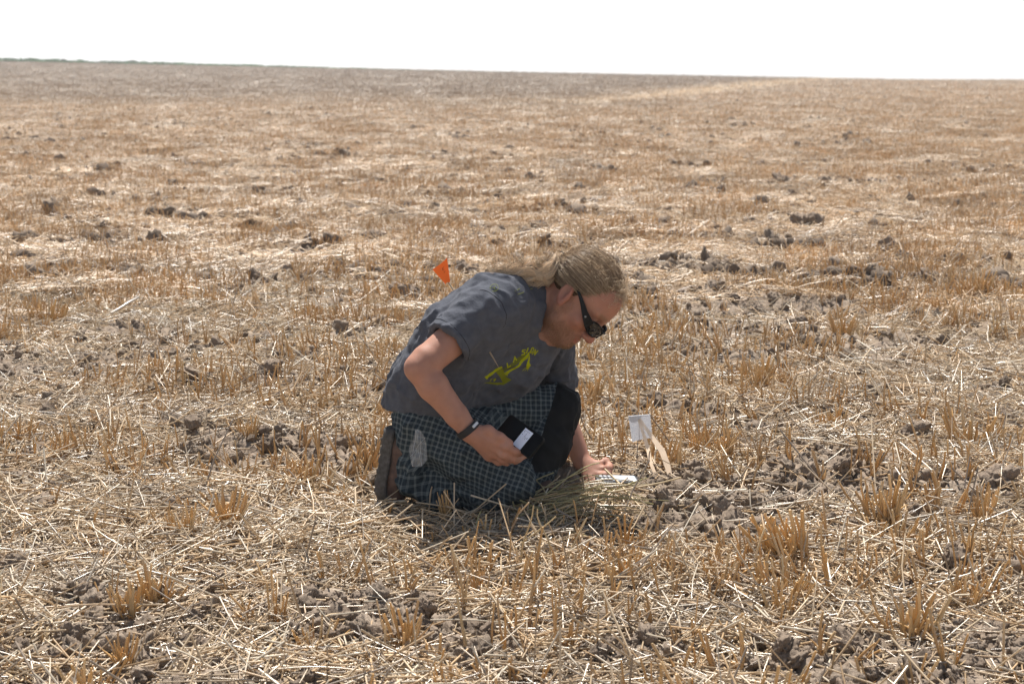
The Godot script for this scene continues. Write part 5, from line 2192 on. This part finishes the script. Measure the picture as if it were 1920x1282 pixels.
# ---- sunglasses, in the head's own axes
func build_glasses(root: Node3D) -> void:
	var frame_mat := mat(Color(0.006, 0.006, 0.007), 0.4, 0.3)
	var lens_mat := mat(Color(0.006, 0.006, 0.008), 0.05, 0.55)
	var g := Node3D.new()
	g.name = "sunglasses"
	root.add_child(g, true)
	g.transform = Transform3D(head_b.scaled_local(Vector3.ONE * HEAD_SIZE), to_world(Vector3(0, 0.002, 0.010)))
	var rims := Stock.new()
	for side in [-1.0, 1.0]:
		var lens := Stock.new()
		# a curved lens that wraps round to the temple
		var grid := []
		for i in 13:
			var u := i / 12.0 # from the nose outward
			var ang := lerpf(0.10, 0.92, u)
			var row := []
			for j in 7:
				var t := j / 6.0 * 2.0 - 1.0
				var tall := 0.0162 * sqrt(maxf(1.0 - pow(absf(2.0 * u - 1.0), 2.6), 0.0)) + 0.001
				var rr := 0.090 - 0.004 * t * t
				row.append(Vector3(side * sin(ang) * rr * 0.86, -0.004 + t * tall + 0.003 * u, 0.030 + cos(ang) * rr * 0.93))
			grid.append(row)
		for i in 12:
			for j in 6:
				quad(lens, grid[i][j], grid[i + 1][j], grid[i + 1][j + 1], grid[i][j + 1], Vector3(side * 0.4, 0, 1))
		part("lens", lens.mesh(self), lens_mat, g)
		var loop := PackedVector3Array()
		for i in 13:
			loop.append(grid[i][6])
		for i in 13:
			loop.append(grid[12 - i][0])
		loop.append(grid[0][6])
		rims.tube(loop, fill_r(loop.size(), 0.0026), 6, Color.WHITE, Color.WHITE, false)
		# temple: narrow behind the ear, a broad side shield by the lens
		var tm := Stock.new()
		var rows := []
		var stations := [[0.0805, 0.030, -0.014, 0.003], [0.0825, 0.025, 0.006, 0.0035], [0.081, 0.018, 0.030, 0.0055], [0.077, 0.008, 0.055, 0.0085], [0.070, 0.001, 0.076, 0.0120], [0.064, -0.003, 0.088, 0.0130]]
		for st in stations:
			var c := Vector3(side * st[0], st[1], st[2])
			rows.append([c + Vector3(side * 0.0018, st[3], 0), c + Vector3(side * 0.0022, -st[3], 0), c + Vector3(-side * 0.0018, -st[3], 0), c + Vector3(-side * 0.0018, st[3], 0)])
		for k in rows.size() - 1:
			for e in 4:
				var f := (e + 1) % 4
				quad(tm, rows[k][e], rows[k][f], rows[k + 1][f], rows[k + 1][e], [Vector3(side, 0, 0), Vector3.DOWN, Vector3(-side, 0, 0), Vector3.UP][e])
		part("temple", tm.mesh(self), frame_mat, g)
		var stud := Stock.new()
		var sc := Vector3(side * 0.0775, 0.004, 0.064)
		stud.tube(PackedVector3Array([sc, sc + Vector3(side * 0.0025, 0, 0.0006)]), fill_r(2, 0.0028), 10, Color.WHITE, Color.WHITE)
		var steel := mat(Color(0.6, 0.6, 0.6), 0.3, 0.5)
		steel.metallic = 0.8
		part("stud", stud.mesh(self), steel, g)
	rims.tube(PackedVector3Array([Vector3(-0.010, 0.006, 0.112), Vector3(0, 0.009, 0.1155), Vector3(0.010, 0.006, 0.112)]), fill_r(3, 0.0028), 6, Color.WHITE, Color.WHITE)
	part("frame", rims.mesh(self), frame_mat, g)


# ---------------------------------------------------------------- what he holds and what stands round him
func build_gear() -> void:
	build_phone()
	build_tucked_flag()
	build_bag()
	build_marker()
	build_meter()


func build_phone() -> void:
	var a: Vector3 = Vector3(-0.0209, 0.2950, 0.1000)
	var b: Vector3 = Vector3(0.0681, 0.2492, 0.1850)
	var long := (b - a).normalized()
	var side: Vector3 = Vector3(-0.058, -0.052, 0.012)
	side = (side - long * side.dot(long)).normalized()
	var n := long.cross(side).normalized()
	if n.z < 0.0:
		n = -n
	var mid := a.lerp(b, 0.5)
	var t := thing("phone", Vector3.ZERO, "black phone in a dark case showing a white note, held in the right hand", "phone")
	t.transform = Transform3D(Basis(long, n, long.cross(n)), mid)
	var glass := mat(Color(0.004, 0.004, 0.005), 0.16, 0.25)
	var rubber := mat(Color(0.010, 0.012, 0.012), 0.65, 0.25)
	var s := Stock.new()
	s.slab(Vector3(0, -0.003, 0), Vector3.RIGHT, Vector3.FORWARD, rounded_rect(0.150, 0.077, 0.011), 0.011)
	part("case", s.mesh(self), rubber, t)
	s = Stock.new()
	s.slab(Vector3(0, 0.0030, 0), Vector3.RIGHT, Vector3.FORWARD, rounded_rect(0.144, 0.071, 0.008), 0.0024)
	part("screen", s.mesh(self), glass, t)
	# a bright white note with small lines of print, shown across the screen
	var im := Image.create_empty(128, 256, false, Image.FORMAT_RGB8)
	im.fill(Color(0.93, 0.95, 1.0))
	var ink := Color(0.30, 0.33, 0.42)
	for k in 5:
		var x := 20 + k * 21
		var y := 22
		while y < 232:
			var w := rng.randi_range(6, 34)
			if rng.randf() < 0.78:
				stroke(im, Vector2(x, y), Vector2(x, mini(y + w, 236)), 3.2 if k == 4 else 2.2, ink)
			y += w + rng.randi_range(8, 30)
	im.generate_mipmaps()
	var pm := mat(Color(1, 1, 1), 0.5, 0.4)
	pm.albedo_texture = ImageTexture.create_from_image(im)
	var q := Stock.new()
	var uv := PackedVector2Array([Vector2(0, 0), Vector2(1, 0), Vector2(1, 1), Vector2(0, 1)])
	quad(q, Vector3(0.000, 0.0046, -0.030), Vector3(0.034, 0.0046, -0.030), Vector3(0.034, 0.0046, 0.033), Vector3(0.000, 0.0046, 0.033), Vector3.UP)
	part("screen_note", mesh_of(q.v, q.n, q.i, PackedColorArray(), uv), pm, t)


func build_tucked_flag() -> void:
	# a small orange flag on a wooden stick, tucked between arm and body
	var top: Vector3 = Vector3(-0.1955, 0.7008, -0.1000)
	var tip: Vector3 = Vector3(-0.0384, 0.4709, 0.1000)
	var dir := (tip - top).normalized()
	var t := thing("marker_flag", top, "small orange flag on a thin stick tucked under the right arm", "flag")
	var s := Stock.new()
	var l := top.distance_to(tip)
	s.tube(PackedVector3Array([-dir * 0.055, Vector3.ZERO, dir * (l - 0.05), dir * l]), PackedFloat32Array([0.0026, 0.0028, 0.0030, 0.0004]), 6, Color(0.30, 0.24, 0.18), Color(0.42, 0.31, 0.21))
	var wood := mat(Color(1, 1, 1), 0.8, 0.3)
	wood.vertex_color_use_as_albedo = true
	part("stick", s.mesh(self), wood, t)
	# cloth: a tapering sheet with a slight bend and two pale pencilled letters
	var up := -dir
	var wide := Vector3(0.97, 0.22, 0.15)
	wide = (wide - up * wide.dot(up)).normalized()
	var im := Image.create_empty(128, 256, false, Image.FORMAT_RGB8)
	im.fill(Color(1.0, 0.53, 0.22))
	glyph(im, "E", Vector2(70, 60), 30, 0.0, 0.1, 2.0, Color(0.62, 0.17, 0.04))
	glyph(im, "C", Vector2(72, 110), 30, 0.0, 0.1, 2.0, Color(0.62, 0.17, 0.04))
	var fm := mat(Color(1, 1, 1), 0.6, 0.3)
	fm.albedo_texture = ImageTexture.create_from_image(im)
	fm.backlight_enabled = true
	fm.backlight = Color(1.0, 0.5, 0.18)
	var v := PackedVector3Array()
	var n := PackedVector3Array()
	var uv := PackedVector2Array()
	var idx := PackedInt32Array()
	var nz := wide.cross(up).normalized()
	for i in 7:
		for j in 5:
			var u := i / 6.0
			var w := j / 4.0
			var width := 0.016 + 0.030 * u
			v.append(up * (0.068 * u) + wide * (width * w - 0.012 - 0.012 * u * (1.0 - w)) + up * (0.012 * w * u) + nz * (0.004 * sin(w * 4.0 + u * 2.0) + 0.003))
			n.append(nz)
			uv.append(Vector2(w, 1.0 - u))
	for i in 6:
		for j in 4:
			var a := i * 5 + j
			idx.append_array(PackedInt32Array([a, a + 5, a + 1, a + 1, a + 5, a + 6]))
	part("flag_cloth", mesh_of(v, n, idx, PackedColorArray(), uv), fm, t)


func build_bag() -> void:
	# an empty clear zip bag that hangs out of his pocket
	var o: Vector3 = Vector3(-0.2811, 0.2269, 0.1000)
	var t := thing("plastic_bag", o, "small crumpled clear plastic bag hanging from the trouser pocket", "bag")
	var pts := [Vector2(-0.010, 0.058), Vector2(0.005, 0.055), Vector2(0.018, 0.033), Vector2(0.023, -0.003), Vector2(0.025, -0.037), Vector2(0.007, -0.058), Vector2(-0.023, -0.060), Vector2(-0.027, -0.028), Vector2(-0.032, -0.003), Vector2(-0.018, 0.022)]
	var s := Stock.new()
	var film := mat(Color(0.80, 0.84, 0.88), 0.3, 0.6)
	film.albedo_color.a = 0.2
	film.transparency = BaseMaterial3D.TRANSPARENCY_ALPHA
	var crease := func(p: Vector2) -> float: return 0.016 * absf(n_cloth.get_noise_2d(p.x * 60.0, p.y * 30.0)) + 0.008 * (1.0 - minf(absf(p.x - 0.002) * 50.0, 1.0))
	for k in pts.size():
		for r in 4:
			var p0: Vector2 = pts[k] * (r / 4.0)
			var p1: Vector2 = pts[k] * ((r + 1) / 4.0)
			var q0: Vector2 = pts[(k + 1) % pts.size()] * (r / 4.0)
			var q1: Vector2 = pts[(k + 1) % pts.size()] * ((r + 1) / 4.0)
			for tri in [[p0, p1, q1], [p0, q1, q0]]:
				var a := Vector3(tri[0].x, tri[0].y, crease.call(tri[0]))
				var b := Vector3(tri[1].x, tri[1].y, crease.call(tri[1]))
				var c := Vector3(tri[2].x, tri[2].y, crease.call(tri[2]))
				if (b - a).cross(c - a).length() < 1e-9:
					continue
				var n := (b - a).cross(c - a).normalized()
				if n.z < 0.0:
					n = -n
				var first := s.v.size()
				s.v.append_array(PackedVector3Array([a, b, c]))
				s.n.append_array(PackedVector3Array([n, n, n]))
				s.c.append_array(PackedColorArray([Color.WHITE, Color.WHITE, Color.WHITE]))
				s.i.append_array(PackedInt32Array([first, first + 1, first + 2]))
	part("film", s.mesh(self), film, t)
	# seams and white creases of the film
	var cr := Stock.new()
	for l in [[0, 6], [1, 5], [0, 5], [2, 7]]:
		var path := PackedVector3Array()
		for k in 7:
			var p: Vector2 = (pts[l[0]] as Vector2).lerp(pts[l[1]], k / 6.0) * 0.94 + Vector2(0.002 * sin(k * 1.3 + l[0]), 0)
			path.append(Vector3(p.x, p.y, crease.call(p) + 0.001))
		cr.tube(path, fill_r(7, 0.0004), 4, Color.WHITE, Color.WHITE, false)
	part("crease", cr.mesh(self), mat(Color(0.5, 0.52, 0.55), 0.35, 0.5), t)


func build_marker() -> void:
	# thin wire stake with a white sheet and two peach ribbons
	var foot: Vector3 = Vector3(0.4243, 0.0000, -0.4362)
	var top: Vector3 = Vector3(0.4204, 0.2333, -0.3300)
	foot.y = height(foot.x, foot.z)
	var t := thing("wire_marker", foot, "thin wire marker with a white plastic sheet and two pale orange ribbons", "marker")
	var h := top - foot
	var s := Stock.new()
	s.tube(PackedVector3Array([Vector3(0, -0.03, 0), h * 0.5 + Vector3(0.002, 0, 0), h]), fill_r(3, 0.0014), 6, Color.WHITE, Color.WHITE)
	part("wire", s.mesh(self), mat(Color(0.22, 0.22, 0.23), 0.45, 0.5), t)
	var sheet := mat(Color(0.80, 0.81, 0.82), 0.5, 0.4)
	sheet.backlight_enabled = true
	sheet.backlight = Color(0.75, 0.76, 0.78)
	sheet.albedo_texture = noise_tex(0.08, 128, 51, Color(0.86, 0.87, 0.9), Color(1, 1, 1), 3)
	var corners := [Vector3(0.3865, 0.2200, -0.3250), Vector3(0.4591, 0.2254, -0.3250), Vector3(0.4665, 0.1513, -0.3150), Vector3(0.3989, 0.1380, -0.3100)]
	var v := PackedVector3Array()
	var n := PackedVector3Array()
	var uv := PackedVector2Array()
	var idx := PackedInt32Array()
	for j in 9:
		for i in 9:
			var u := i / 8.0
			var w := j / 8.0
			var p: Vector3 = (corners[0] as Vector3).lerp(corners[1], u).lerp((corners[3] as Vector3).lerp(corners[2], u), w)
			p.z += 0.004 * sin(u * 5.0 + w * 2.0) + 0.003 * sin(w * 6.0)
			v.append(p - foot)
			n.append(Vector3(-0.1 * cos(u * 5.0 + w * 2.0), 0.1, 1).normalized())
			uv.append(Vector2(u, w))
	for j in 8:
		for i in 8:
			var a := j * 9 + i
			idx.append_array(PackedInt32Array([a, a + 1, a + 9, a + 1, a + 10, a + 9]))
	var sh := part("sheet", mesh_of(v, n, idx, PackedColorArray(), uv), sheet, t)
	var roll := Stock.new()
	roll.tube(PackedVector3Array([(corners[0] as Vector3) - foot + Vector3(0, 0.001, 0.002), (corners[1] as Vector3) - foot + Vector3(0, 0.001, 0.002)]), fill_r(2, 0.0026), 8, Color.WHITE, Color.WHITE)
	part("rolled_edge", roll.mesh(self), sheet, sh)
	var peach := mat(Color(0.95, 0.89, 0.81), 0.55, 0.3)
	peach.backlight_enabled = true
	peach.backlight = Color(1.0, 0.91, 0.80)
	for r in 2:
		var line: Array = [[Vector3(0.4213, 0.2128, -0.3170), Vector3(0.4347, 0.1697, -0.3000), Vector3(0.4515, 0.1150, -0.3000), Vector3(0.4617, 0.0661, -0.3050), Vector3(0.4789, 0.0261, -0.3100)], [Vector3(0.4230, 0.2149, -0.3160), Vector3(0.4629, 0.1593, -0.2980), Vector3(0.4984, 0.1104, -0.2900), Vector3(0.5147, 0.0643, -0.2850), Vector3(0.5294, 0.0108, -0.2800)]][r]
		var widths: Array = [[0.006, 0.007, 0.008, 0.0075, 0.006], [0.006, 0.008, 0.012, 0.014, 0.006]][r]
		var c := Curve3D.new()
		for k in line.size():
			var tg: Vector3 = ((line[mini(k + 1, 4)] as Vector3) - line[maxi(k - 1, 0)]) * 0.2
			c.add_point(line[k] - foot, -tg, tg)
		var pv := PackedVector3Array()
		var pn := PackedVector3Array()
		var pi := PackedInt32Array()
		for k in 31:
			var u := k / 30.0
			var p := c.sample_baked(u * c.get_baked_length())
			var d := (c.sample_baked(minf(u + 0.02, 1.0) * c.get_baked_length()) - c.sample_baked(maxf(u - 0.02, 0.0) * c.get_baked_length())).normalized()
			var side := d.cross(Vector3(0.2 * sin(u * 9.0 + r), 0.3, 1).normalized()).normalized()
			var f := u * 4.0
			var w := lerpf(widths[mini(int(f), 4)], widths[mini(int(f) + 1, 4)], f - floorf(f)) * 0.8
			var nn := side.cross(d).normalized()
			for e in 4:
				var q := e / 3.0 * 2.0 - 1.0
				pv.append(p + side * q * w + nn * (0.002 * sin(q * 4.0 + u * 14.0)))
				pn.append(nn)
		for k in 30:
			for e in 3:
				var a := k * 4 + e
				pi.append_array(PackedInt32Array([a, a + 4, a + 1, a + 1, a + 4, a + 5]))
		part("ribbon", mesh_of(pv, pn, pi), peach, t)


func build_meter() -> void:
	# a flat black handheld instrument with a pale panel, lying at his hand
	var at: Vector3 = Vector3(0.3506, 0.0000, -0.2792)
	at.y = height(at.x, at.z) + 0.012
	var t := thing("handheld_meter", at, "black handheld meter with a pale shiny panel lying by the left hand", "meter")
	t.rotation = Vector3(0.07, 0.12, -0.06)
	var black := mat(Color(0.014, 0.014, 0.016), 0.45, 0.5)
	var pale := mat(Color(0.50, 0.56, 0.64), 0.18, 0.6)
	var s := Stock.new()
	s.slab(Vector3.ZERO, Vector3.RIGHT, Vector3.FORWARD, rounded_rect(0.145, 0.070, 0.012), 0.022)
	part("housing", s.mesh(self), black, t)
	s = Stock.new()
	s.slab(Vector3(0.020, 0.0125, 0), Vector3.RIGHT, Vector3.FORWARD, rounded_rect(0.080, 0.054, 0.004), 0.003)
	part("panel", s.mesh(self), pale, t)
	for k in 6:
		var key := Stock.new()
		key.slab(Vector3(-0.056 + 0.014 * (k % 3), 0.0130, -0.014 + 0.024 * (k / 3)), Vector3.RIGHT, Vector3.FORWARD, rounded_rect(0.010, 0.014, 0.003), 0.004)
		part("key", key.mesh(self), mat(Color(0.45, 0.46, 0.48), 0.4, 0.5), t)
